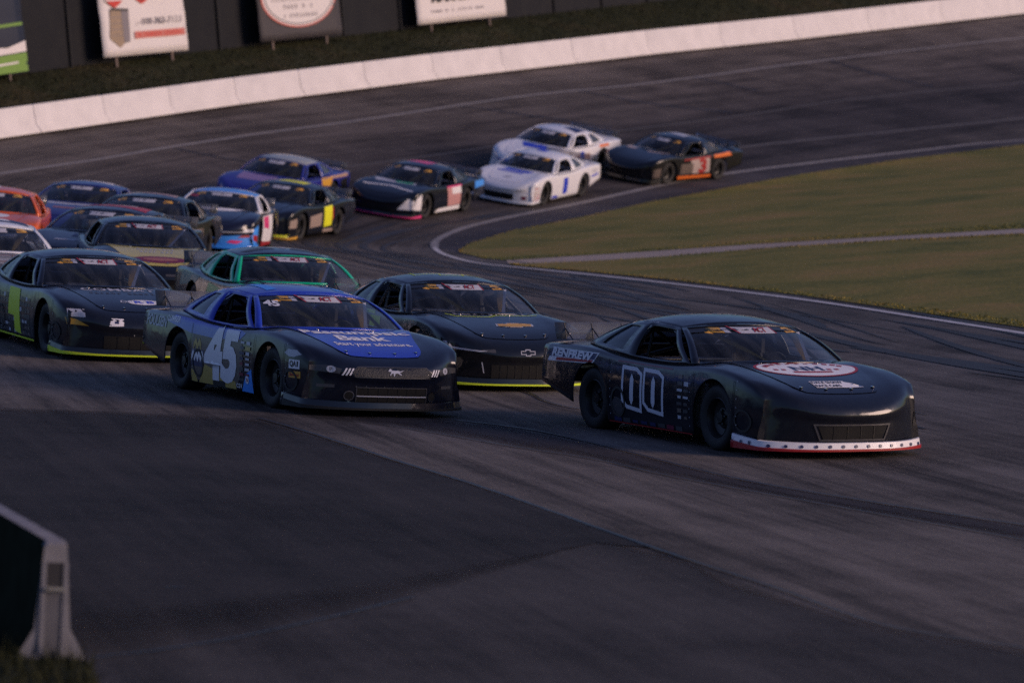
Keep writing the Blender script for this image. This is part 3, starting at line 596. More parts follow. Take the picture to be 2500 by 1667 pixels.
def build_skirt():
    """scuttle panel between the windscreen foot, the door tops and the body opening"""
    m = MB(); P = []
    for u in np.linspace(-1, 1, 21): a = ws_pt(u, -.01); P.append([a+np.array([.015, 0, -.012]), (a[0]-.02, a[1]*.98, a[2]-.2)])
    m.grid(P)
    for s in (1, -1): m.grid([[side_pt(p, 0, s)+np.array([0, .012*s, -.004]), side_pt(p, 0, s)+np.array([0, -.06*s, -.16])] for p in np.linspace(0, 1, 14)])
    m.grid([[rw_pt(u, 1), rw_pt(u, 1)+np.array([-.02, 0, -.10])] for u in np.linspace(-1, 1, 13)])
    return m.mesh('scuttle', 40)
ME = {}
ME['body'] = build_body(); ME['pillars'] = build_pillars(); ME['scuttle'] = build_skirt()
ME['roof'] = MB().grid([[roof_pt(u, w) for u in np.linspace(-1, 1, 23)] for w in np.linspace(0, 1, 13)]).mesh('roof', 60)
ME['windshield'] = MB().grid([[ws_pt(u, v, -.004) for v in np.linspace(.01, .97, 9)] for u in np.linspace(-.945, .945, 19)]).mesh('windshield', 60)
ME['banner'] = MB().grid([[ws_pt(u, v, .003) for v in np.linspace(.80, .957, 4)] for u in np.linspace(-.932, .932, 19)]).mesh('sun_strip', 60)
ME['rear_window'] = MB().grid([[rw_pt(u, v, -.004) for v in np.linspace(.04, .95, 7)] for u in np.linspace(-.855, .855, 13)]).mesh('rear_window', 60)
def qwin(s): return MB().grid([[side_pt(p, q, s, -.006) for q in np.linspace(.12, .87, 6)] for p in np.linspace(.605, .895, 7)]).mesh('quarter_window', 60)
ME['qw_l'], ME['qw_r'] = qwin(1), qwin(-1)
for _k, _f in (('windshield', lambda n, c: n.x), ('banner', lambda n, c: n.x), ('rear_window', lambda n, c: -n.x), ('qw_l', lambda n, c: n.y), ('qw_r', lambda n, c: -n.y), ('roof', lambda n, c: n.z)):
    _p = ME[_k].polygons[len(ME[_k].polygons)//2]
    if _f(_p.normal, _p.center) < 0: ME[_k].flip_normals()
# hood: a raised panel over the nose skin
def hood_pt(x, v): p = top_point(x, v, ip(x, WD)); return (p[0], p[1], p[2]+.007)
def hood_v(x): return ip(x, [(.3, .985), (.88, .975), (1.02, .93), (1.25, .80), (1.6, .66), (1.88, .58), (1.98, .54), (2.03, .46)])
_hx = [.80, .85, .9, .95, 1.0, 1.06, 1.13, 1.25, 1.4, 1.55, 1.68, 1.79, 1.88, 1.95, 2.0, 2.03]
def build_hood():
    P = []
    for x in _hx:
        vv = hood_v(x); row = []
        for k in np.linspace(-1, 1, 19):
            p = hood_pt(x, vv*k)
            lim = ws_pt(min(1, abs(p[1])/.925), -.02)[0]+.03 if abs(p[1]) < .925 else .78
            row.append((max(p[0], lim), p[1], p[2] if p[0] > lim else top_point(lim, vv*k, 1)[2]*.0+ip(lim, ZC)+.004-.04*(p[1]/.925)**2))
        P.append(row)
    return MB().grid(P).mesh('hood', 40)
ME['hood'] = build_hood()
# splitter band round the nose
def nose_pt(v, z, o=0.):
    """point on the lower fascia outline; v in [-1.75,1.75], past +-1 the band runs back to the front wheel"""
    a = abs(v); s = 1 if v > 0 else -1
    if a <= 1: x = 2.45-.27*a**2.7+.012*(1-a**6); y = .93*v
    else: t = (a-1)/.75; x = 2.18-t*.41; y = s*(.93+.055*t)
    n = np.array([1-.0*a, s*max(0, a-.55)*1.2, 0]); n /= np.linalg.norm(n); return np.array([x, y, z])+n*o
def band(z0, z1, o0, o1, name, n=41, vm=1.75):
    P = []
    for v in np.linspace(-vm, vm, n):
        lift = .055*max(0, abs(v)-.5)**1.5/1.4
        P.append([nose_pt(v, z0, o0-.03), nose_pt(v, z0, o0), nose_pt(v, z1+lift, o1), nose_pt(v, z1+lift+.008, o1-.03)])
    return MB().grid(P).mesh(name, 40)
ME['splitter'] = band(.098, .165, .055, .04, 'splitter'); ME['splitter_lip'] = band(.080, .100, .066, .066, 'splitter_lip')
for _k in ('splitter', 'splitter_lip'):
    _p = min(ME[_k].polygons, key=lambda p: abs(p.center.y)+(2.6-p.center.x)*3)
    if _p.normal.x < 0: ME[_k].flip_normals()
# wheels
def build_tyre():
    pr = [(.215, -.115), (.25, -.135), (.30, -.142), (.33, -.132), (.345, -.11), (.347, 0), (.345, .11), (.33, .132), (.30, .142), (.25, .135), (.215, .115)]; m = MB().lathe(pr, 32)
    for k in (-.06, 0, .06): pass
    return m.mesh('tyre', 40)
def build_rim():
    m = MB().lathe([(.218, .11), (.205, .118), (.195, .10), (.185, .05), (.12, .03), (.10, .055), (.06, .06), (.055, .09), (.0, .092)], 32).lathe([(.218, .11), (.214, -.11), (.1, -.1), (0, -.1)], 24)
    for k in range(5):
        a = 2*math.pi*k/5; m.lathe([(.0, .085), (.016, .08), (.016, .05)], 6, (.075*math.cos(a), 0, .075*math.sin(a)))
    return m.mesh('rim', 40)
ME['tyre'], ME['rim'] = build_tyre(), build_rim()
def build_spoiler():
    return MB().grid([[(-2.46-.07*t, y, .94+.19*t) for t in (0, .5, 1)] for y in np.linspace(-.84, .84, 9)]).mesh('spoiler', 60)
ME['spoiler'] = build_spoiler()
ME['bracket'] = MB().tube([(-2.30, 0, .945), (-2.49, 0, 1.06)], .008, 6).tube([(-2.455, 0, .94), (-2.52, 0, 1.12)], .007, 6).mesh('bracket', 60)
def build_interior():
    m = MB(); m.box((-1.6, -.80, .16), (.92, .80, .20))
    m.box((.80, -.74, .20), (.86, .74, .82)); m.box((-1.15, -.70, .20), (-1.10, .70, .80)); m.box((-1.72, -.68, .74), (-1.10, .68, .79))
    for s in (-1, 1): m.box((-1.1, s*.80-.015, .2), (.8, s*.80+.015, .76))
    m.box((.44, -.72, .70), (.86, .72, .81)); return m.mesh('interior')
ME['interior'] = build_interior()
ME['chassis'] = MB().box((.95, -.86, .085), (2.30, .86, .10)).box((-2.2, -.60, .16), (2.15, .60, .30)).box((-.92, -.93, .13), (.88, .93, .20)).mesh('chassis')  # first box: unseen undertray, added to block light beneath the nose
def build_cage():
    m = MB(); r = .021
    m.tube([(-.62, -.72, .2), (-.62, -.70, .8), (-.62, -.62, 1.17), (-.62, .62, 1.17), (-.62, .70, .8), (-.62, .72, .2)], r)
    m.tube([(-.62, -.62, 1.17), (.08, -.60, 1.16), (.08, .60, 1.16), (-.62, .62, 1.17)], r)
    for s in (-1, 1):
        m.tube([(.08, s*.60, 1.16), (.62, s*.80, .80), (.66, s*.74, .2)], r); m.tube([(-.62, s*.62, 1.17), (-1.45, s*.5, .78)], r)
        for z in (.45, .62, .76): m.tube([(-.62, s*.74, z), (.64, s*.76, z-.02)], r)
    m.tube([(-.62, -.62, 1.17), (-.62, .6, .3)], r); m.tube([(-.62, -.70, .80), (-.62, .70, .80)], r); m.tube([(.08, 0, 1.16), (.58, 0, .80)], .016)
    m.tube([(-.62, .5, 1.17), (-1.3, -.45, .8)], r)
    return m.mesh('roll_cage', 60)
ME['cage'] = build_cage()
def build_seat():
    m = MB(); P = []
    for t in np.linspace(0, 1, 8): P.append([(-.40-.20*t, .34+w*(1-.25*t), .30+.72*t) if abs(w) < .2 else (-.40-.20*t+.16*(1-.4*t), .34+w*(1-.25*t), .30+.72*t) for w in (-.24, -.21, -.1, 0, .1, .21, .24)])
    m.grid(P); m.grid([[(x, .34+w, .30+(.08 if abs(w) > .2 else 0)) for w in (-.24, -.21, 0, .21, .24)] for x in (-.42, -.2, .02)])
    for s in (-1, 1): m.box((-.60, .34+s*.16-.02, .92), (-.40, .34+s*.16+.02, 1.08))
    return m.mesh('seat', 40)
ME['seat'] = build_seat()
ME['steer'] = MB().tube([(.0+.05*math.sin(a), .34+.17*math.cos(a), .80+.16*math.sin(a)) for a in np.linspace(0, 6.283, 21)], .014).mesh('steering_wheel', 60)
ME['pin'] = MB().lathe([(.0, .012), (.018, .010), (.018, 0)], 10).mesh('hood_pin', 30)
ME['mirror'] = MB().box((-.02, -.17, -.03), (.02, .17, .03)).mesh('mirror')
SKIN = BVHTree.FromPolygons([v.co for v in ME['body'].vertices]+[v.co for v in ME['roof'].vertices]+[v.co for v in ME['pillars'].vertices]+[v.co for v in ME['hood'].vertices],
    [tuple(p.vertices) for p in ME['body'].polygons]+[tuple(i+len(ME['body'].vertices) for i in p.vertices) for p in ME['roof'].polygons]
    +[tuple(i+len(ME['body'].vertices)+len(ME['roof'].vertices) for i in p.vertices) for p in ME['pillars'].polygons]
    +[tuple(i+len(ME['body'].vertices)+len(ME['roof'].vertices)+len(ME['pillars'].vertices) for i in p.vertices) for p in ME['hood'].polygons])
GLASS = BVHTree.FromPolygons([v.co for v in ME['banner'].vertices]+[v.co for v in ME['windshield'].vertices], [tuple(p.vertices) for p in ME['banner'].polygons]+[tuple(i+len(ME['banner'].vertices) for i in p.vertices) for p in ME['windshield'].polygons])
SPLIT = BVHTree.FromPolygons([v.co for v in ME['splitter'].vertices], [tuple(p.vertices) for p in ME['splitter'].polygons])
SPOIL = BVHTree.FromPolygons([v.co for v in ME['spoiler'].vertices], [tuple(p.vertices) for p in ME['spoiler'].polygons])
def project(V, side, at, bvh, off):
    out = []
    for a, b in V:
        a += at[0]; b += at[1]
        if side == 'top': o, d = Vector((-b, a, 2.)), Vector((0, 0, -1))
        elif side == 'front': o, d = Vector((4., a, b)), Vector((-1, 0, 0))
        elif side == 'right': o, d = Vector((a, -3., b)), Vector((0, 1, 0))
        elif side == 'left': o, d = Vector((-a, 3., b)), Vector((0, -1, 0))
        h, n, i, _ = bvh.ray_cast(o, d)
        if h is None or (side in 'rightleft' and abs(h.y) < .45): h, n, i, _ = bvh.find_nearest(o+d*(2.05 if side in ('right', 'left') else 1.5))
        if n.dot(d) > 0: n = -n
        out.append(h+n*off)
    return out
def decal(car, name, shape, material, side, at=(0, 0), off=.003, bvh=None, res=.07, rot=0.):
    V, Fc = shape if isinstance(shape, tuple) else poly_tris(shape)
    V, Fc = refine(V, Fc, res)
    if rot: c, s = math.cos(rot), math.sin(rot); V = V@np.array([[c, s], [-s, c]])
    me = mesh(name, project(V, side, at, bvh or SKIN, off), Fc)
    me.polygons.foreach_set('use_smooth', [True]*len(me.polygons))
    return link(name, me, material, car)
def txt(s, h, w=None, bold=.02, shear=0., space=1.): return text_mesh(s, h*1.38, bold, shear, w, space)
K_STEEL = vinyl('steel', (.62, .63, .70)); K_STRIP = vinyl('strip_white', (.55, .53, .55)); K_WHITE = vinyl('white', (.82, .80, .82)); K_BLACK = vinyl('black', (.012, .012, .014)); K_RED = vinyl('red', (.36, .012, .016)); K_YEL = vinyl('yellow', (.62, .33, .04)); K_LIME = mat('vinyl_lime', (.62, .78, .02), .45, coat=.1, var=.08); K_SILV = vinyl('silver', (.48, .49, .55))
K_NAVY = vinyl('navy', (.014, .02, .09)); K_BLUE = vinyl('blue', (.02, .05, .55)); K_SKY = vinyl('skyblue', (.05, .30, .88)); K_TAN = vinyl('tan', (.13, .10, .085)); K_GOLD = vinyl('gold', (.45, .33, .08)); K_DGREY = vinyl('darkgrey', (.05, .05, .058)); K_ORANGE = vinyl('orange', (.75, .16, .02)); K_GREEN = vinyl('green', (.0, .36, .16)); K_PINK = vinyl('pink', (.75, .05, .22)); K_MAROON = vinyl('maroon', (.16, .01, .04))
M_TYRE = mat('tyre_rubber', (.010, .010, .011), .7, var=.3, scale=12, bump=.2); M_RIM = mat('wheel_dark', (.018, .018, .02), .4, .3); M_SLOT = mat('slot_black', (.004, .004, .004), .9); M_INT = mat('interior_grey', (.26, .26, .28), .6, var=.2); M_INTW = mat('interior_light', (.42, .42, .45), .55, var=.1); M_CHAS = mat('chassis_black', (.008, .008, .008), .8); M_CAGE = mat('cage_black', (.012, .012, .013), .4); M_CAGEW = mat('cage_grey', (.3, .3, .3), .4); M_SEAT = mat('seat_fabric', (.02, .02, .024), .8, var=.3)
G_WS = glass('windshield_glass', (.62, .68, .76), .975); G_CLEAR = glass('clear_polycarbonate', (.85, .83, .83), .70); G_Q = glass('quarter_glass', (.7, .76, .82), .82)
M_CHROME = mat('chrome', (.6, .6, .62), .15, 1.)
CARS = {}
def place(root, x, y, yaw):
    h = Vector((math.sin(yaw), -math.cos(yaw), 0)); n = normal_at(x, y); h = (h-n*h.dot(n)).normalized(); l = n.cross(h)*1.045
    z = tz(x, y)+.004
    root.matrix_world = Matrix(((h.x, l.x, n.x, x), (h.y, l.y, n.y, y), (h.z, l.z, n.z, z), (0, 0, 0, 1)))
def make_car(key, ws_px, yaw, body, label, hood=None, roof=None, pillars=None, splitter=None, lip=None, near=True, steer=0., interior=None, cage=None, shift=(0, 0)):
    root = tag(empty('stock_car'), label, 'race car', 'late model stock cars in the pack'); CARS[key] = root
    P = lambda n, k, m, s=0: solidify(link(n, ME[k], m, root), s) if s else link(n, ME[k], m, root)
    hood = hood or body; roof = roof or body; pillars = pillars or roof
    P('body', 'body', body, .01); P('hood', 'hood', hood); P('roof', 'roof', roof, .01); P('pillars', 'pillars', pillars, .012); P('scuttle', 'scuttle', mat('scuttle_black', (.01, .01, .012), .5))
    P('splitter', 'splitter', splitter or body, .006); P('splitter_lip', 'splitter_lip', lip or splitter or mat('lip_black', (.01, .01, .01), .6), .006)
    P('windshield', 'windshield', G_WS); P('rear_window', 'rear_window', G_Q); P('quarter_window', 'qw_l', G_Q); P('quarter_window', 'qw_r', G_Q)
    b = P('sun_strip', 'banner', K_BLACK)
    sp = P('spoiler', 'spoiler', G_CLEAR, .006)
    for y in (-.72, -.38, 0, .38, .72): o = link('bracket', ME['bracket'], M_CAGE, sp); o.location = (0, y, 0)
    P('interior', 'interior', interior or M_INT); P('roll_cage', 'cage', cage or M_CAGE); P('seat', 'seat', M_SEAT).location = (.18, 0, 0); P('chassis', 'chassis', M_CHAS)
    if near: P('steering_wheel', 'steer', M_CAGE).location = (.25, 0, 0)
    for x, s in ((XF, 1), (XF, -1), (XR, 1), (XR, -1)):
        w = empty('wheel', (x, s*.81, RW)); w.parent = root; w.rotation_euler = (0, random.random()*3, (0 if s > 0 else math.pi)+(steer if x > 0 else 0)); w.rotation_mode = 'XYZ'
        link('tyre', ME['tyre'], M_TYRE, w); link('rim', ME['rim'], M_RIM, w)
    # strip lettering on the windscreen
    decal(root, 'strip_panel', [(-.24, -.029), (.19, -.029), (.19, .029), (-.29, .029)], K_STRIP, 'front', (.03, 1.208), .003, GLASS)
    if near:
        decal(root, 'strip_lettering', txt('ACT', .042, .17, .03, .25), K_RED, 'front', (.04, 1.211), .006, GLASS); decal(root, 'strip_edge', [(-.255, -.033), (-.235, -.033), (-.285, .033), (-.305, .033)], K_RED, 'front', (.02, 1.211), .006, GLASS); decal(root, 'strip_edge', rect(.015, .066), K_RED, 'front', (.21, 1.211), .006, GLASS)
    for y in (-.46, .47):
        z = 1.205
        decal(root, 'strip_panel', rect(.19, .048), K_YEL, 'front', (y, z), .003, GLASS)
        if near: decal(root, 'strip_lettering', txt('Milton', .024, .12, .0), K_BLACK, 'front', (y, z), .006, GLASS); decal(root, 'strip_panel', rect(.055, .046), K_SILV, 'front', (y+.125 if y < 0 else y+.115, z), .004, GLASS); decal(root, 'strip_lettering', txt('CAT', .022, .045, .02), K_BLACK, 'front', (y+.125 if y < 0 else y+.115, z), .007, GLASS)
    if near:
        for y in (-.42, -.15, .15, .42):
            q = project([(y, -(2.16-.12*abs(y)))], 'top', (0, 0), SKIN, .004)[0]; o = link('hood_pin', ME['pin'], M_CHROME, root); o.location = q; o.rotation_euler = (math.pi/2-.3, 0, 0)
        for y in (-.36, .30):
            q = ws_pt(y/.925, -.03); o = link('hood_pin', ME['pin'], M_CHROME, root); o.location = (q[0]+.05, y, q[2]+.012); o.rotation_euler = (math.pi/2, 0, 0)
    # stand it where its windscreen foot is seen
    p = hit(ws_px[0], ws_px[1], .905); h = np.array([math.sin(yaw), -math.cos(yaw)])
    c = p[:2]-h*.95+np.array(shift); place(root, c[0], c[1], yaw)
    return root
R_ = math.radians
BLK = paint('black', (.006, .007, .010)); NVB = paint('black_navy', (.007, .009, .016))
WHT = paint('white', (.80, .80, .84)); 
make_car('00', (1880, 884), R_(27), NVB, 'black late model race car number 00 leading the pack, white front splitter', splitter=K_WHITE, lip=K_RED)
make_car('45', (801, 803), R_(28), paint('navy_black', (.005, .007, .017)), 'blue and black race car number 45 with bank lettering on its hood', hood=paint('blue', (.018, .05, .44)), roof=paint('blue', (.018, .05, .44)))
make_car('chev', (1150, 765), R_(23), BLK, 'black race car with gold bow tie hood emblem between the blue car and the leader', lip=K_LIME, interior=M_INTW, cage=M_CAGEW)
make_car('combat', (246, 701), R_(24), NVB, 'dark navy race car at left with lime door number and lime splitter edge', lip=K_LIME)
make_car('green', (715, 691), R_(20), paint('dark_green', (.006, .016, .016)), 'black and green race car with bright green windshield pillars behind the blue car', pillars=paint('green', (.0, .50, .24)), roof=NVB)
make_car('yellow', (352, 602), R_(12), BLK, 'black race car with yellow and maroon hood behind the navy car', hood=paint('dull_yellow', (.50, .42, .09)))
make_car('white7', (-30, 614), R_(16), WHT, 'white race car with red and blue stripes cut off by the left edge', pillars=WHT, near=False)
make_car('orange', (-42, 516), R_(4), paint('orange', (.70, .12, .012)), 'orange race car with round white hood emblem at the left edge', near=False)
make_car('navy9', (168, 495), R_(-6), paint('royal', (.02, .025, .16)), 'royal blue race car farthest back on the left, beside the orange car', near=False)
make_car('red10', (318, 528), R_(-8), BLK, 'black race car with a dusty pink roof patch behind the yellow hooded car', near=False)
make_car('redroof', (206, 566), R_(-13), paint('slate', (.014, .016, .03)), 'dark race car with a red and white roof between the orange and yellow hooded cars', near=False)
make_car('sky', (516, 509), R_(-3), paint('midnight', (.01, .012, .03)), 'sky blue, black and white race car with red splitter corner', roof=paint('sky', (.04, .27, .82)), pillars=WHT, near=False, splitter=paint('sky', (.04, .27, .82)))
make_car('blue12', (640, 425), R_(-20), paint('royal2', (.025, .03, .24)), 'royal blue race car with pale roof and yellow rear side', roof=paint('pale_yellow', (.36, .37, .33)), pillars=paint('royal2', (.025, .03, .24)), near=False)
make_car('lime13', (650, 487), R_(-18), NVB, 'black race car with bright yellow door panel beside the sky blue car', near=False, lip=K_YEL)
make_car('pink14', (968, 440), R_(-24), NVB, 'black race car with pink roof panel and pink splitter line', near=False, lip=K_PINK)
make_car('white15', (1262, 411), R_(-26), WHT, 'white race car with blue number 1 on its door', near=False)
make_car('white16', (1304, 349), R_(-31), WHT, 'white and blue race car directly behind the white car number 1', near=False)
make_car('orange17', (1580, 365), R_(-40), BLK, 'black race car with orange trim, last in the line on the right', near=False)
# ------------------------------------------------------------------ liveries
def D(key, name, shape, m, side, at=(0, 0), off=.003, **k): return decal(CARS[key], name, shape, m, side, at, off, **k)
def outline(pts, t):
    """closed outline of thickness t round a polygon"""
    P = np.array(pts, float); c = P.mean(0); n = len(P); I = []
    for i in range(n):
        a, b, d = P[i-1], P[i], P[(i+1) % n]; e0 = (b-a)/np.linalg.norm(b-a); e1 = (d-b)/np.linalg.norm(d-b); nn = np.array([-(e0+e1)[1], (e0+e1)[0]]); nn /= np.linalg.norm(nn)+1e-9
        if nn@(c-b) < 0: nn = -nn
        I.append(b+nn*t/max(.35, abs(nn@np.array([-e0[1], e0[0]]))))
    V = np.concatenate([P, np.array(I)]); return V, [(i, (i+1) % n, n+(i+1) % n, n+i) for i in range(n)]
def S(key, side, name, pts, m, off=.003, res=.07):
    """polygon on a flank given in car x,z"""
    D(key, name, [((x if side == 'right' else -x), z) for x, z in pts], m, side, (0, 0), off, res=res)
def bend(shape, k): V, Fc = shape; V = V.copy(); V[:, 1] -= k*V[:, 0]**2; return V, Fc
def stickers(key, side, x0, cols, z0, rows, w, h, pal, gx=.02, gz=.02, off=.004):
    for i in range(cols):
        for j in range(rows):
            ww = w*random.uniform(.6, 1); hh = h*random.uniform(.5, .95); x = x0+i*(w+gx)+w/2; z = z0+j*(h+gz)+h/2
            D(key, 'sponsor_sticker', rect(ww, hh), random.choice(pal), side, (x if side == 'right' else -x, z), off)
def grille(key, w, z0, z1, bars=0, taper=0., mesh_=None, y0=0.):
    g = D(key, 'grille', [(-w/2+taper, z0), (w/2-taper, z0), (w/2, z1), (-w/2, z1)], mesh_ or M_SLOT, 'front', (y0, 0), .006)
    for k in range(bars):
        y = y0+(-w/2+w*(k+1)/(bars+1))*.97; link('grille_bar', mesh('grille_bar', *(lambda q: (q, [(0, 1, 2, 3)]))(project([(y-.005, z0), (y+.005, z0), (y+.005, z1), (y-.005, z1)], 'front', (0, 0), SKIN, .012))), M_RIM, g)
    return g
def rivets(key, pts, side='front', r=.008, m=None, bvh=None, off=.012, name='rivet'):
    for p in pts: D(key, name, ellipse(r, r, 8), m or M_CHROME, side, p, off, bvh=bvh)
# --- number 00
zero = lambda x, w, z0, z1: [(x, z1), (x+w*.72, z1-.01), (x+w, z1-.07), (x+w, z0+.0), (x+w*.25, z0+.03), (x, z0+.11)]
for x in (-.63, -.16):
    z = zero(x, .45, .27, .77); D('00', 'number_outline', outline(z, .042), K_STEEL, 'right', (0, 0), .004)
    D('00', 'number_slit', [(x+.185, .40), (x+.225, .34), (x+.265, .40), (x+.265, .63), (x+.22, .69), (x+.185, .63)], K_STEEL, 'right', (0, 0), .004)
    S('00', 'left', 'number_outline', zero(x, .4, .27, .77), K_SILV)
S('00', 'right', 'body_stripe', [(-.75, .80), (.45, .785), (.45, .80), (-.75, .815)], K_MAROON)
stickers('00', 'right', .58, 2, .27, 7, .11, .05, [K_DGREY, K_DGREY, K_SILV, K_TAN], .025, .022)
stickers('00', 'right', -.80, 8, .14, 1, .16, .06, [K_DGREY, K_SILV, K_NAVY, K_DGREY, K_MAROON], .03)
S('00', 'right', 'red_edge', [(-.92, .128), (.88, .128), (.88, .138), (-.92, .138)], K_RED); S('00', 'right', 'red_edge', [(-2.55, .445), (-1.82, .225), (-1.82, .24), (-2.55, .46)], K_RED)
D('00', 'sponsor_panel', [(-2.46, .70), (-1.30, .735), (-1.18, .86), (-2.36, .86)], K_WHITE, 'right', (0, 0), .003); D('00', 'sponsor_panel', [(-2.43, .755), (-1.27, .78), (-1.215, .85), (-2.36, .85)], K_NAVY, 'right', (0, 0), .005)
D('00', 'sponsor_stripe', [(-2.25, .715), (-1.32, .745), (-1.29, .775), (-2.22, .75)], K_RED, 'right', (0, 0), .005); D('00', 'sponsor_lettering', txt('RENFREW', .082, 1.06, .05, .15), K_WHITE, 'right', (-1.83, .807), .008)
D('00', 'sponsor_disc', ellipse(.12, .11), K_DGREY, 'right', (-.72, .30), .0045)
D('00', 'hood_emblem', ellipse(.60, .31, 56), K_RED, 'top', (.03, -1.45), .004); D('00', 'hood_emblem_field', ellipse(.565, .285, 56), K_WHITE, 'top', (.03, -1.45), .006)
D('00', 'hood_lettering', txt('NH', .17, .36, .03), K_NAVY, 'top', (.03, -1.46), .009); D('00', 'hood_bar', rect(.46, .05), K_RED, 'top', (.03, -1.60), .009)
for a in np.linspace(20, 160, 11): D('00', 'hood_mark', rect(.055, .06), K_RED, 'top', (.03+.47*math.cos(R_(a)), -1.45+.22*math.sin(R_(a))), .009, rot=R_(a-90)*.5)
for y in (-.36, -.27, .27, .36): D('00', 'hood_mark', rect(.05, .05), K_RED, 'top', (y, -1.51), .009)
D('00', 'nose_panel', [(-.27, -.09), (.18, -.09), (.29, -.08), (.13, .0), (.13, .09), (-.27, .09)], K_WHITE, 'top', (.04, -2.02), .005)
D('00', 'nose_lettering', txt('DALE SHAW', .06, .36, .02), K_BLACK, 'top', (-.04, -1.975), .008); D('00', 'nose_lettering', txt('RACE CARS', .06, .30, .02), K_BLACK, 'top', (-.07, -2.065), .008)
for x in (-.40, .02): D('00', 'roof_number_outline', outline([(x, .22), (x+.3, .22), (x+.36, .1), (x+.36, -.18), (x+.06, -.22), (x, -.1)], .018), K_SILV, 'top', (.05, .5), .004)
D('00', 'roof_lettering', strokes(.22, .04, 8, 2), K_SILV, 'right', (-.45, 1.235), .004)
grille('00', .80, .20, .335, 4, .06); D('00', 'grille_frame', outline([(-.38, .185), (.38, .185), (.45, .36), (-.45, .36)], .018), K_DGREY, 'front', (0, 0), .010)
rivets('00', [(y, .13) for y in np.linspace(-.88, .88, 13)], r=.018, m=K_NAVY, bvh=SPLIT, off=.009, name='splitter_bolt'); rivets('00', [(x, .15) for x in (1.80, 1.95, 2.08)], 'right', .02, K_NAVY, SPLIT, .009, 'splitter_bolt')
# --- number 45
k = '45'
S(k, 'right', 'blue_flank', [(-1.75, .80), (-.95, .70), (-.3, .66), (.45, .70), (.62, .80), (.3, .838), (-.8, .855), (-1.5, .885)], paint('blue', (.018, .05, .44)), .003, .035)
D(k, 'door_graphic', [(-.91, .16), (.42, .16), (.60, .40), (.55, .72), (-.25, .68), (-.90, .70)], K_TAN, 'right', (0, 0), .0035); D(k, 'navy_field', [(-.90, .32), (-.55, .32), (-.52, .52), (-.90, .52)], K_NAVY, 'right', (0, 0), .005)
zig = lambda x0, x1, z0, z1, n: [(x0+(x1-x0)*i/(2*n), z1 if i % 2 else z1-.07) for i in range(2*n+1)]+[(x0+(x1-x0)*i/(2*n), z0 if i % 2 else z0-.07) for i in range(2*n, -1, -1)]
D(k, 'mountain_logo', zig(-.89, -.54, .44, .52, 4), K_WHITE, 'right', (0, 0), .0065); D(k, 'mountain_logo', zig(-.84, -.62, .58, .66, 2), K_GOLD, 'right', (0, 0), .0065)
D(k, 'yellow_wedge', [(-.70, .135), (.40, .135), (.38, .22), (-.50, .36)], K_GOLD, 'right', (0, 0), .005); D(k, 'yellow_wedge', [(-.91, .135), (-.74, .135), (-.80, .26), (-.91, .28)], K_GOLD, 'right', (0, 0), .005); D(k, 'jack_notch', [(-.28, .127), (.08, .127), (.08, .20), (-.28, .20)], K_BLACK, 'right', (0, 0), .007)
D(k, 'blue_corner', [(.56, .128), (.90, .128), (.86, .40), (.70, .33)], K_SKY, 'right', (0, 0), .0035)
D(k, 'number', txt('45', .60, .98, .055, .12), K_WHITE, 'right', (-.03, .52), .008)
stickers(k, 'right', .50, 2, .24, 8, .14, .045, [K_DGREY, K_SILV, K_MAROON, K_GOLD, K_DGREY, K_NAVY], .03, .016, .007)
D(k, 'sponsor_sticker', ellipse(.05, .045), K_WHITE, 'right', (.74, .27), .009); D(k, 'sponsor_lettering', txt('76', .04, .06), K_RED, 'right', (.74, .27), .011); D(k, 'sponsor_lettering', txt('CSV', .05, .17, .02), K_WHITE, 'right', (.50, .185), .008)
D(k, 'sponsor_lettering', txt('POULSEN', .13, .74, .03, .1), K_SILV, 'right', (-2.12, .78), .005); D(k, 'sponsor_lettering', txt('LUMBER', .07, .42, .03, .1), K_WHITE, 'right', (-1.52, .835), .005); D(k, 'number', txt('45', .5, .85, .05), K_WHITE, 'left', (.03, .5), .006)
for y in (-.43, .43): D(k, 'roof_stripe', [(y-.06, -.02), (y+.06, -.02), (y+.06, .95), (y-.06, .95)], K_SKY, 'top', (0, 0), .004)
D(k, 'roof_number', txt('45', .55, .55, .04), K_WHITE, 'top', (0, .55), .005, rot=math.pi/2)
D(k, 'roof_lettering', strokes(.3, .05, 9, 4), K_SILV, 'right', (-.4, 1.23), .004)
D(k, 'windshield_number', txt('45', .055, .17, .04, .3), K_WHITE, 'front', (-.60, 1.145), .006, bvh=GLASS)
D(k, 'hood_lettering', bend(txt('Passumpsic', .17, 1.30, .03), .10), K_WHITE, 'top', (.0, -1.36), .004); D(k, 'hood_lettering', txt('Bank', .21, .62, .03), K_WHITE, 'top', (0, -1.60), .004); D(k, 'hood_lettering', txt('Start your adventure.', .12, .92, .014), K_WHITE, 'top', (.02, -1.87), .004)
D(k, 'nose_emblem', [(-.16, 0), (-.09, .045), (.09, .045), (.16, 0), (.05, -.035), (-.05, -.035)], K_SILV, 'right', (1.93, .66), .004)
V_, F_ = poly_tris(rect(.20, .10)); D(k, 'sponsor_panel', rect(.19, .10), K_WHITE, 'right', (1.98, .545), .004); D(k, 'sponsor_lettering', txt('QA1', .06, .15, .04), K_BLACK, 'right', (1.98, .545), .007); D(k, 'sponsor_panel', rect(.20, .075), K_YEL, 'right', (1.99, .43), .004); D(k, 'sponsor_lettering', txt('Behrent', .04, .17, .02, .2), K_RED, 'right', (1.99, .43), .007)
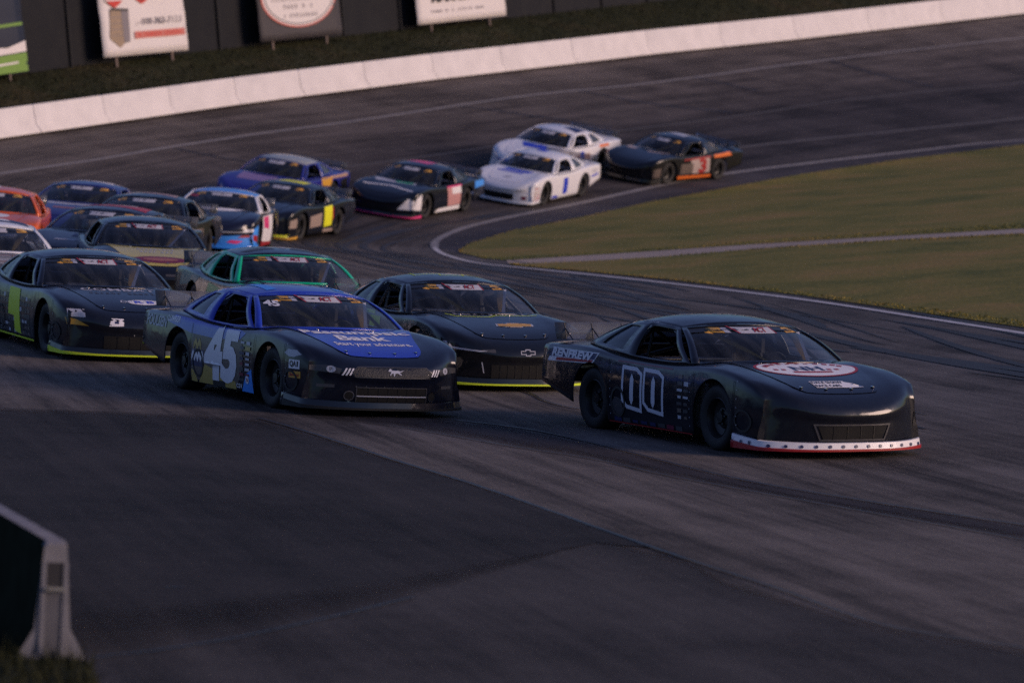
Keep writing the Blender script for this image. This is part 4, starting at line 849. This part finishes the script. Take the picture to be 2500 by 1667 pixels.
for s in (-1, 1):
    D(k, 'headlight', [(s*.88, .50), (s*.60, .475), (s*.58, .53), (s*.72, .565), (s*.88, .555)][::s], K_DGREY, 'front', (0, 0), .004); D(k, 'headlight_lens', ellipse(.042, .035), K_SILV, 'front', (s*.68, .523), .007); D(k, 'headlight_lens', ellipse(.03, .028), K_DGREY, 'front', (s*.78, .525), .007)
    for j in range(3): D(k, 'light_bar', rect(.018, .075, 0, 0, .022), K_WHITE, 'front', (s*.52-.03+j*.035, .50), .006)
    D(k, 'duct_ring', outline(ellipse(.055, .055, 20), .010), M_CHROME, 'front', (s*.49, .235), .012); D(k, 'brake_duct', ellipse(.045, .045, 20), M_SLOT, 'front', (s*.49, .235), .010)
    D(k, 'bumper_lettering', rect(.17, .035), K_DGREY, 'front', (s*.72, .335), .005)
K_MESHY = mat('grille_mesh', (.02, .02, .022), .5, var=.9, scale=70, bump=.6)
D(k, 'upper_grille', [(-.44, .445), (.44, .445), (.47, .50), (.40, .555), (-.40, .555), (-.47, .50)], K_MESHY, 'front', (0, 0), .005); D(k, 'grille_edge', outline([(-.45, .44), (.45, .44), (.48, .50), (.41, .56), (-.41, .56), (-.48, .50)], .008), K_DGREY, 'front', (0, 0), .007)
horse = [(-.11, .02), (-.085, .045), (-.07, .05), (-.05, .03), (-.01, .028), (.03, .03), (.06, .02), (.12, .035), (.07, .008), (.045, .0), (.075, -.03), (.06, -.035), (.02, -.008), (-.015, -.012), (-.03, -.045), (-.045, -.045), (-.04, -.01), (-.07, -.015), (-.085, -.04), (-.095, -.035), (-.075, .0), (-.065, .015), (-.09, .012)]
D(k, 'running_horse_emblem', [(a*.85, b*.8) for a, b in horse], K_SILV, 'front', (0.02, .50), .010)
gr = grille(k, .82, .155, .325, 6); D(k, 'grille_crossbar', rect(.82, .012), K_SILV, 'front', (0, .235), .014); D(k, 'grille_edge', outline(rect(.84, .19, 0, .24), .01), K_DGREY, 'front', (0, 0), .012)
rivets(k, [(y, z) for y in np.linspace(-.42, .42, 9) for z in (.14, .34)], r=.006)
# --- bow tie car
k = 'chev'
tie = lambda w, h: [(-w*.5, -h*.28), (-w*.17, -h*.28), (-w*.19, -h*.5), (w*.15, -h*.5), (w*.17, -h*.28), (w*.46, -h*.28), (w*.5, h*.28), (w*.17, h*.28), (w*.19, h*.5), (-w*.15, h*.5), (-w*.17, h*.28), (-w*.46, h*.28)]
D(k, 'roof_emblem_outline', outline(tie(1.0, .62), .022), K_LIME, 'top', (.05, .42), .004)
D(k, 'hood_emblem_border', tie(.52, .20), K_SILV, 'top', (.16, -1.75), .004); D(k, 'hood_emblem', tie(.47, .16), K_YEL, 'top', (.16, -1.75), .007)
D(k, 'hood_lettering', txt('CHEVROLET', .12, 1.0, .015, 0, 1.1), K_SILV, 'top', (.05, -1.17), .004)
for a, b in (((-.56, -.98), (-.47, -1.14)), ((-.47, -1.14), (-.02, -1.14)), ((-.02, -1.14), (.10, -1.06)), ((.10, -1.06), (.66, -1.06))):
    d = np.array(b)-np.array(a); n = np.array([-d[1], d[0]])/np.linalg.norm(d)*.012; D(k, 'hood_stripe', [tuple(a-n), tuple(b-n), tuple(b+n), tuple(a+n)], K_LIME, 'top', (0, -.2), .005)
for s in (-1, 1): D(k, 'headlight_line', [(s*.93, .62), (s*.86, .53), (s*.55, .50), (s*.45, .515), (s*.55, .518), (s*.83, .55), (s*.90, .62)][::s], K_SILV, 'front', (0, 0), .004)
D(k, 'headlight', [(-.50, .50), (-.36, .49), (-.36, .535), (-.52, .53)], K_DGREY, 'front', (0, 0), .004); D(k, 'nose_emblem_outline', outline(tie(.20, .08), .008), K_SILV, 'front', (.06, .50), .004)
grille(k, .80, .17, .34, 7); rivets(k, [(y, .16) for y in np.linspace(-.42, .42, 7)], r=.006); S(k, 'right', 'lime_slash', [(-.55, .80), (-.2, .79), (-.28, .835), (-.6, .84)], K_LIME); D(k, 'bumper_line', rect(.012, .14), K_SILV, 'front', (-.50, .30), .004, rot=.2)
D(k, 'number', txt('5', .5, .45, .05), K_LIME, 'right', (-.2, .5), .005); stickers(k, 'right', .52, 2, .25, 6, .13, .06, [K_DGREY, K_SILV, K_TAN])
# --- navy car with lime number
k = 'combat'
D(k, 'number', [(-.34, .42), (-.06, .41), (-.04, .20), (.26, .18), (.22, .42), (.16, .79), (-.34, .80)], K_LIME, 'right', (0, 0), .006)
stickers(k, 'right', -.90, 12, .17, 7, .13, .07, [K_DGREY, K_BLACK, K_TAN, K_DGREY, K_SILV], .004, .008, .0025)
D(k, 'lime_edge', [(-.92, .127), (.88, .127), (.88, .15), (-.92, .15)], K_LIME, 'right', (0, 0), .005)
D(k, 'hood_lettering', bend(txt('COMBAT', .15, 1.0, .02, 0, 1.1), .1), K_SILV, 'top', (0, -1.30), .004); D(k, 'hood_lettering', bend(strokes(.9, .08, 12, 6), .1), K_DGREY, 'top', (0, -1.50), .004)
D(k, 'hood_emblem', ellipse(.22, .10), K_WHITE, 'top', (.18, -1.92), .004); D(k, 'hood_lettering', txt('R B', .10, .26, .03), K_BLUE, 'top', (.18, -1.92), .007); D(k, 'hood_lettering', txt('DRYWALL', .09, .62, .02, .2), K_SILV, 'top', (.17, -1.90), .004)
D(k, 'sponsor_panel', rect(.20, .10), K_SILV, 'front', (-.80, .62), .004); D(k, 'sponsor_panel', [(-.10, -.05), (.08, -.045), (.10, .045), (-.06, .05)], K_WHITE, 'front', (-.33, .52), .004); D(k, 'sponsor_lettering', rect(.05, .03), K_NAVY, 'front', (-.33, .52), .007)
D(k, 'headlight', [(-.92, .56), (-.80, .54), (-.66, .46), (-.90, .47)], K_YEL, 'front', (0, 0), .004); grille(k, .95, .17, .34, 5); rivets(k, [(y, .36) for y in np.linspace(-.1, .8, 9)], r=.006, m=K_SILV)
# --- green car
k = 'green'
S(k, 'right', 'green_panel', [(-.70, .35), (.25, .30), (.38, .72), (-.45, .78)], vinyl('leaf', (.10, .42, .12))); S(k, 'right', 'green_fade', [(-2.2, .62), (-1.2, .70), (-.95, .84), (-2.1, .86)], vinyl('teal', (.03, .17, .16)))
S(k, 'right', 'green_fender', [(1.77, .35), (2.12, .40), (2.06, .62), (1.80, .74)], vinyl('leaf', (.10, .42, .12))); S(k, 'right', 'green_rocker', [(-.9, .14), (.88, .14), (.88, .2), (-.9, .22)], K_GREEN); D(k, 'hood_stripe', [(-.85, -1.2), (-.60, -1.75), (-.50, -1.75), (-.74, -1.2)], K_GREEN, 'top', (0, 0), .005); D(k, 'hood_stripe', [(.85, -1.2), (.74, -1.2), (.50, -1.75), (.60, -1.75)], K_GREEN, 'top', (0, 0), .005)
D(k, 'hood_lettering', bend(strokes(1.2, .12, 12, 7), .12), vinyl('teal_grey', (.16, .27, .27)), 'top', (0, -1.20), .004); D(k, 'hood_lettering', bend(strokes(1.0, .10, 11, 8), .12), vinyl('teal_grey', (.16, .27, .27)), 'top', (0, -1.42), .004)
for s in (-1, 1): D(k, 'roof_chevron', [(s*.10, .1), (s*.52, .03), (s*.62, .12), (s*.20, .30)][::s], K_DGREY, 'top', (0, 0), .004)
D(k, 'roof_mark', [(-.05, .2), (.12, .2), (.04, .06)], K_SILV, 'top', (0, .1), .005); D(k, 'spoiler_edge', rect(1.66, .015), K_GREEN, 'front', (0, 1.122), .004, bvh=SPOIL)
# --- yellow hood
k = 'yellow'
D(k, 'hood_band', ellipse(.42, .16), K_MAROON, 'top', (.05, -1.98), .004); D(k, 'hood_band_field', ellipse(.28, .07), vinyl('rust', (.34, .12, .09)), 'top', (.05, -1.98), .006); D(k, 'hood_lettering', strokes(.62, .11, 9, 3), K_SILV, 'top', (.02, -1.38), .004); D(k, 'hood_lettering', strokes(.55, .10, 8, 11), K_SILV, 'top', (.02, -1.56), .004); grille(k, .9, .18, .36, 4)
D(k, 'headlight', ellipse(.07, .06), K_WHITE, 'front', (.80, .62), .005)  # white disc paints in the bright glint on this one headlight
for y in (-.15, .2): D(k, 'nose_mark', rect(.22, .035), K_DGREY, 'front', (y, .52), .004)
# --- white car at the left edge
k = 'white7'
D(k, 'roof_patch', [(-.5, .05), (.62, .02), (.6, .8), (-.5, .8)], K_NAVY, 'top', (0, 0), .004); D(k, 'roof_mark', [(-.2, .2), (.35, .15), (.3, .5), (-.1, .5)], K_WHITE, 'top', (0, 0), .006)
for z, c in ((1.05, K_NAVY), (1.17, K_RED), (1.30, K_NAVY), (1.55, K_RED)): D(k, 'hood_stripe', [(-.7, -z-.03), (.55, -z-.03), (.6, -z+.03), (-.7, -z+.03)], c, 'top', (0, -.2), .004)
grille(k, .9, .18, .36)
# --- orange car
k = 'orange'
D(k, 'hood_emblem', ellipse(.42, .20), K_WHITE, 'top', (-.02, -1.45), .004); D(k, 'hood_emblem_field', ellipse(.22, .10), vinyl('brown', (.25, .12, .05)), 'top', (-.05, -1.45), .006); D(k, 'hood_stripe', ellipse(.40, .08), K_WHITE, 'top', (-.05, -1.82), .004); D(k, 'roof_patch', [(-.45, .2), (.1, .1), (.1, .6), (-.45, .6)], K_WHITE, 'top', (0, 0), .004); grille(k, .9, .18, .36)
D(k, 'nose_stripe', rect(1.0, .06), K_WHITE, 'front', (.35, .42), .004)
# --- royal blue car farthest back on the left
k = 'navy9'
D(k, 'roof_patch', [(-.3, .25), (.5, .2), (.5, .7), (-.3, .7)], K_WHITE, 'top', (0, 0), .004); D(k, 'hood_stripe', rect(1.0, .2, 0, -1.1), K_SILV, 'top', (0, -.2), .004); D(k, 'hood_stripe', rect(.8, .12, .1, -1.5), vinyl('rust', (.34, .12, .09)), 'top', (0, -.2), .004)
# --- dark car with red and white roof
k = 'redroof'
D(k, 'roof_band', [(-.62, .10), (.62, .06), (.55, .75), (-.5, .75)], K_RED, 'top', (0, 0), .004); D(k, 'roof_stripe', [(-.5, .42), (.35, .40), (.3, .62), (-.45, .62)], K_WHITE, 'top', (0, 0), .006)
D(k, 'hood_patch', rect(.5, .2, .1, -1.5), K_NAVY, 'top', (0, 0), .004); D(k, 'hood_stripe', rect(.7, .06, 0, -1.85), K_SILV, 'top', (0, 0), .005); stickers(k, 'right', .5, 3, .25, 5, .12, .07, [K_DGREY, K_SILV, K_TAN, K_NAVY]); grille(k, .9, .18, .35)
D(k, 'nose_mark', rect(.3, .04), K_SILV, 'front', (-.55, .52), .005)
# --- black car with dusty pink roof patch
k = 'red10'
D(k, 'roof_patch', [(-.2, .15), (.5, .10), (.5, .4), (-.2, .4)], vinyl('dusty_pink', (.36, .22, .20)), 'top', (0, 0), .004)
S(k, 'left', 'number', [(-.6, .3), (.3, .3), (.3, .7), (-.6, .7)], K_TAN); stickers(k, 'left', .5, 2, .3, 5, .14, .07, [K_SILV, K_TAN, K_MAROON])
for z in (.98, 1.05, 1.12): D(k, 'pillar_sticker', rect(.1, .03), K_SILV, 'left', (-.12+(z-.98)*1.1, z), .004)
# --- sky blue car
k = 'sky'
D(k, 'hood_patch', [(-.66, -.72), (-.3, -.86), (.3, -.86), (.72, -.70), (.45, -1.12), (0, -1.24), (-.4, -1.10)], K_WHITE, 'top', (0, -.2), .004)
for y in (-.4, .35): D(k, 'hood_mark', rect(.25, .05, y, -.90), K_RED, 'top', (0, -.2), .006)
D(k, 'nose_panel', [(-.94, .13), (.94, .13), (.94, .42), (.4, .36), (-.4, .36), (-.94, .42)], K_SKY, 'front', (0, 0), .003); D(k, 'nose_stripe', [(-.9, .45), (0, .40), (.9, .47), (.9, .49), (0, .43), (-.9, .48)], K_SILV, 'front', (0, 0), .004); grille(k, .78, .13, .30, y0=-.18)
D(k, 'nose_mark', [(.40, .22), (.62, .20), (.75, .27), (.5, .28)], K_PINK, 'front', (0, 0), .006); D(k, 'nose_mark', [(.62, .33), (.92, .37), (.92, .42), (.7, .39)], K_RED, 'front', (0, 0), .006); D(k, 'nose_mark', [(.70, .46), (.93, .48), (.93, .55), (.75, .53)], K_WHITE, 'front', (0, 0), .006)
S(k, 'left', 'white_flank', [(-.9, .14), (.88, .14), (.88, .80), (-.9, .82)], K_WHITE, .003); S(k, 'left', 'red_patch', [(-.3, .5), (.6, .55), (.7, .78), (-.2, .80)], K_PINK, .005); S(k, 'left', 'red_edge', [(-.9, .13), (.88, .13), (.88, .26), (.3, .22), (-.9, .2)], K_RED, .005); S(k, 'left', 'blue_patch', [(1.78, .2), (2.12, .2), (2.1, .55), (1.8, .65)], K_SKY, .004); S(k, 'left', 'red_patch', [(1.8, .25), (2.1, .3), (2.1, .42), (1.82, .4)], K_RED, .006)
D(k, 'windshield_sticker', rect(.2, .05), K_RED, 'front', (-.60, 1.14), .006, bvh=GLASS)
# --- royal blue car, pale roof
k = 'blue12'
D(k, 'hood_patch', [(-.6, -1.0), (.4, -1.0), (.45, -1.55), (-.55, -1.6)], vinyl('lavender', (.25, .16, .33)), 'top', (0, -.2), .004); D(k, 'nose_stripe', rect(1.3, .04), K_SILV, 'front', (-.1, .50), .004)
S(k, 'left', 'yellow_patch', [(-1.1, .60), (-.5, .62), (-.45, .84), (-1.2, .86)], K_YEL); S(k, 'left', 'pale_flash', [(-2.4, .78), (-1.2, .80), (-1.1, .87), (-2.4, .88)], vinyl('peach', (.42, .27, .2))); S(k, 'left', 'black_patch', [(-2.4, .45), (-1.82, .35), (-1.82, .72), (-2.4, .74)], K_BLACK)
# --- black car with yellow door
k = 'lime13'
K_NEON = mat('vinyl_neon', (.80, .82, .02), .45, coat=.1, var=.08)
S(k, 'left', 'number_panel', [(-.75, .30), (-.2, .28), (-.15, .80), (-.72, .83)], K_NEON, .004); S(k, 'left', 'number_shade', [(-.85, .5), (-.75, .4), (-.72, .75), (-.82, .78)], K_RED, .0045); S(k, 'left', 'tan_patch', [(.0, .32), (.8, .3), (.85, .6), (.0, .66)], vinyl('beige', (.34, .26, .22))); S(k, 'left', 'pale_rocker', [(-.9, .14), (-.2, .14), (-.2, .24), (-.9, .22)], vinyl('beige', (.34, .26, .22)), .005)
for z, x in ((1.14, -.4), (1.05, -.2), (.95, -1.0), (.97, -1.5)): D(k, 'pillar_sticker', rect(.22, .04), K_SILV, 'left', (-x, z), .004)
D(k, 'hood_lettering', rect(.7, .12, .1, -1.0), K_SILV, 'top', (0, 0), .004); D(k, 'roof_patch', [(-.3, .1), (.4, .08), (.45, .5), (-.2, .5)], K_NEON, 'top', (0, 0), .004); S(k, 'left', 'white_patch', [(1.78, .35), (2.12, .35), (2.1, .55), (1.8, .6)], vinyl('beige', (.34, .26, .22)))
D(k, 'nose_edge', [(.2, .13), (.95, .13), (.95, .19), (.2, .16)], K_NEON, 'front', (0, 0), .006, bvh=SPLIT)
# --- black and pink car
k = 'pink14'
D(k, 'roof_patch', [(-.45, .2), (.2, .12), (.3, .62), (-.35, .65)], K_PINK, 'top', (0, 0), .004); D(k, 'hood_patch', [(-.7, -.95), (.5, -.9), (.55, -1.12), (-.6, -1.2)], K_SILV, 'top', (0, -.2), .004); D(k, 'hood_mark', [(-.1, -.98), (.45, -.95), (.45, -1.1), (0, -1.12)], K_GREEN, 'top', (0, -.2), .006); D(k, 'hood_stripe', [(-.75, -1.62), (0, -1.45), (.75, -1.68), (.75, -1.75), (0, -1.52), (-.75, -1.69)], K_WHITE, 'top', (0, -.2), .006)
S(k, 'left', 'white_fender', [(1.77, .28), (2.12, .30), (2.05, .62), (1.80, .74)], K_WHITE); D(k, 'white_corner', [(.55, .28), (.92, .30), (.93, .56), (.78, .60)], K_WHITE, 'front', (0, 0), .004); S(k, 'left', 'pink_door', [(-.85, .28), (-.05, .26), (.1, .80), (-.8, .82)], vinyl('pale_pink', (.55, .28, .27))); S(k, 'left', 'white_door', [(-.85, .6), (-.25, .6), (-.2, .79), (-.8, .80)], K_WHITE, .005); S(k, 'left', 'red_edge', [(-.85, .80), (.1, .79), (.1, .825), (-.85, .84)], K_PINK, .006); S(k, 'left', 'white_rocker', [(-.85, .14), (.8, .14), (.6, .24), (-.85, .26)], K_WHITE); D(k, 'spoiler_edge', rect(1.66, .02), K_PINK, 'front', (0, 1.12), .004, bvh=SPOIL); grille(k, 1.0, .17, .30); S(k, 'left', 'blue_quarter', [(-2.5, .70), (-1.8, .66), (-1.8, .86), (-2.5, .87)], K_SKY)
# --- white number 1
k = 'white15'
D(k, 'hood_patch', [(-.35, -.98), (.5, -1.0), (.4, -1.22), (-.45, -1.18)], K_BLUE, 'top', (0, -.2), .004); D(k, 'hood_patch', [(-.55, -1.25), (.3, -1.27), (.25, -1.36), (-.5, -1.34)], K_BLUE, 'top', (0, -.2), .004); D(k, 'hood_mark', ellipse(.12, .09), K_SILV, 'top', (0, -1.92), .004); D(k, 'number', txt('1', .44, .30, .05), K_BLUE, 'left', (.0, .48), .005)
grille(k, .9, .18, .36, 3); D(k, 'nose_line', [(-.75, .485), (0, .445), (.75, .485), (.75, .50), (0, .465), (-.75, .50)], K_BLACK, 'front', (0, 0), .004); D(k, 'duct', rect(.12, .1), K_MAROON, 'front', (.72, .27), .005); stickers(k, 'left', 1.80, 2, .20, 6, .13, .05, [vinyl('rust', (.34, .12, .09)), vinyl('peach', (.42, .27, .2)), K_RED]); S(k, 'left', 'quarter_mark', [(-2.3, .7), (-1.9, .7), (-1.9, .78), (-2.3, .78)], K_SILV)
S(k, 'left', 'blue_stripe', [(-2.4, .60), (-1.82, .56), (-1.82, .61), (-2.4, .66)], K_BLUE); S(k, 'left', 'blue_stripe', [(.45, .16), (.86, .16), (.86, .24), (.5, .24)], K_BLUE); D(k, 'roof_number', txt('1', .4, .3, .04), K_BLUE, 'top', (0, .4), .005)
# --- white and blue behind it
k = 'white16'
D(k, 'hood_patch', [(-.45, -1.0), (.4, -.95), (.55, -1.3), (-.2, -1.38)], K_BLUE, 'top', (0, -.2), .004); D(k, 'hood_patch', rect(.5, .1, .3, -1.65), K_NAVY, 'top', (0, -.2), .004); D(k, 'roof_patch', [(.15, .15), (.66, .1), (.66, .7), (.3, .6)], K_NAVY, 'top', (0, 0), .004); D(k, 'roof_mark', [(-.4, .3), (0, .28), (0, .5), (-.4, .5)], vinyl('pale_blue', (.3, .42, .6)), 'top', (0, 0), .004)
S(k, 'left', 'gold_mark', [(-1.75, .78), (-1.1, .78), (-1.1, .86), (-1.7, .87)], K_ORANGE, .004); S(k, 'left', 'flank_mark', [(-.6, .4), (.3, .4), (.4, .65), (-.5, .66)], vinyl('peach', (.42, .27, .2))); S(k, 'left', 'flank_mark', [(-2.4, .55), (-1.85, .5), (-1.85, .6), (-2.4, .66)], vinyl('rust', (.34, .12, .09)))
S(k, 'left', 'blue_flank', [(1.78, .3), (2.12, .3), (2.05, .5), (1.8, .55)], K_BLUE); S(k, 'left', 'number', [(-.2, .42), (.05, .42), (.1, .74), (-.12, .74)], K_BLUE, .006); D(k, 'nose_stripe', rect(1.2, .06), K_BLUE, 'front', (0, .45), .004)
# --- last car, orange trim
k = 'orange17'
S(k, 'left', 'white_door', [(-.80, .30), (.10, .28), (.25, .72), (-.75, .80)], vinyl('dusty_white', (.45, .36, .33)), .003); S(k, 'left', 'red_edge', [(-.80, .76), (.6, .72), (.6, .76), (-.78, .82)], K_RED, .005); S(k, 'left', 'tan_door', [(.1, .3), (.75, .28), (.75, .62), (.1, .62)], K_TAN, .004); S(k, 'left', 'orange_rocker', [(-.9, .14), (.86, .14), (.86, .24), (-.9, .22)], K_ORANGE, .005); S(k, 'left', 'orange_quarter', [(-1.95, .78), (-1.0, .74), (-.95, .84), (-1.85, .90)], K_ORANGE, .005)
D(k, 'number', txt('3', .42, .4, .05), K_RED, 'left', (.4, .52), .008); D(k, 'hood_patch', [(-.1, -.88), (.62, -.72), (.75, -.95), (.1, -1.15)], vinyl('dusty_white', (.45, .36, .33)), 'top', (0, -.2), .004); D(k, 'hood_patch', [(-.75, -.95), (-.4, -.95), (-.4, -1.15), (-.75, -1.15)], vinyl('dusty_white', (.45, .36, .33)), 'top', (0, -.2), .004); S(k, 'left', 'nose_mark', [(1.8, .25), (2.1, .25), (2.1, .5), (1.8, .55)], K_TAN); D(k, 'roof_patch', [(-.3, .2), (.3, .15), (.3, .6), (-.3, .6)], K_SILV, 'top', (0, 0), .004)

# ------------------------------------------------------------------ panel gaps, rivets and tyre rub on the nearer cars
K_GAP = mat('panel_gap', (.003, .003, .003), .9); K_RUB = mat('tyre_rub', (.03, .029, .028), .8, var=.5, scale=10)
for k in ('00', '45', 'chev', 'combat', 'green'):
    for x, z0, z1 in ((1.76, .14, .76), (.915, .14, .80), (-.925, .14, .82), (-.50, .14, .82)):
        if k in ('45', '00') and x == -.50: continue
        D(k, 'panel_gap', [(x-.004, z0), (x+.004, z0), (x+.004, z1), (x-.004, z1)], K_GAP, 'right', (0, 0), .009, res=.05)
    for x in (1.82, .86, -.87): rivets(k, [(x, z) for z in np.arange(.22, .76, .09)], 'right', .006, K_SILV, off=.010)
    D(k, 'tyre_rub', outline(ellipse(.16, .17, 24), .03), K_RUB, 'right', (-.70, .36), .0095); D(k, 'tyre_rub', outline(ellipse(.14, .12, 20), .025), K_RUB, 'right', (1.92, .36), .0095)
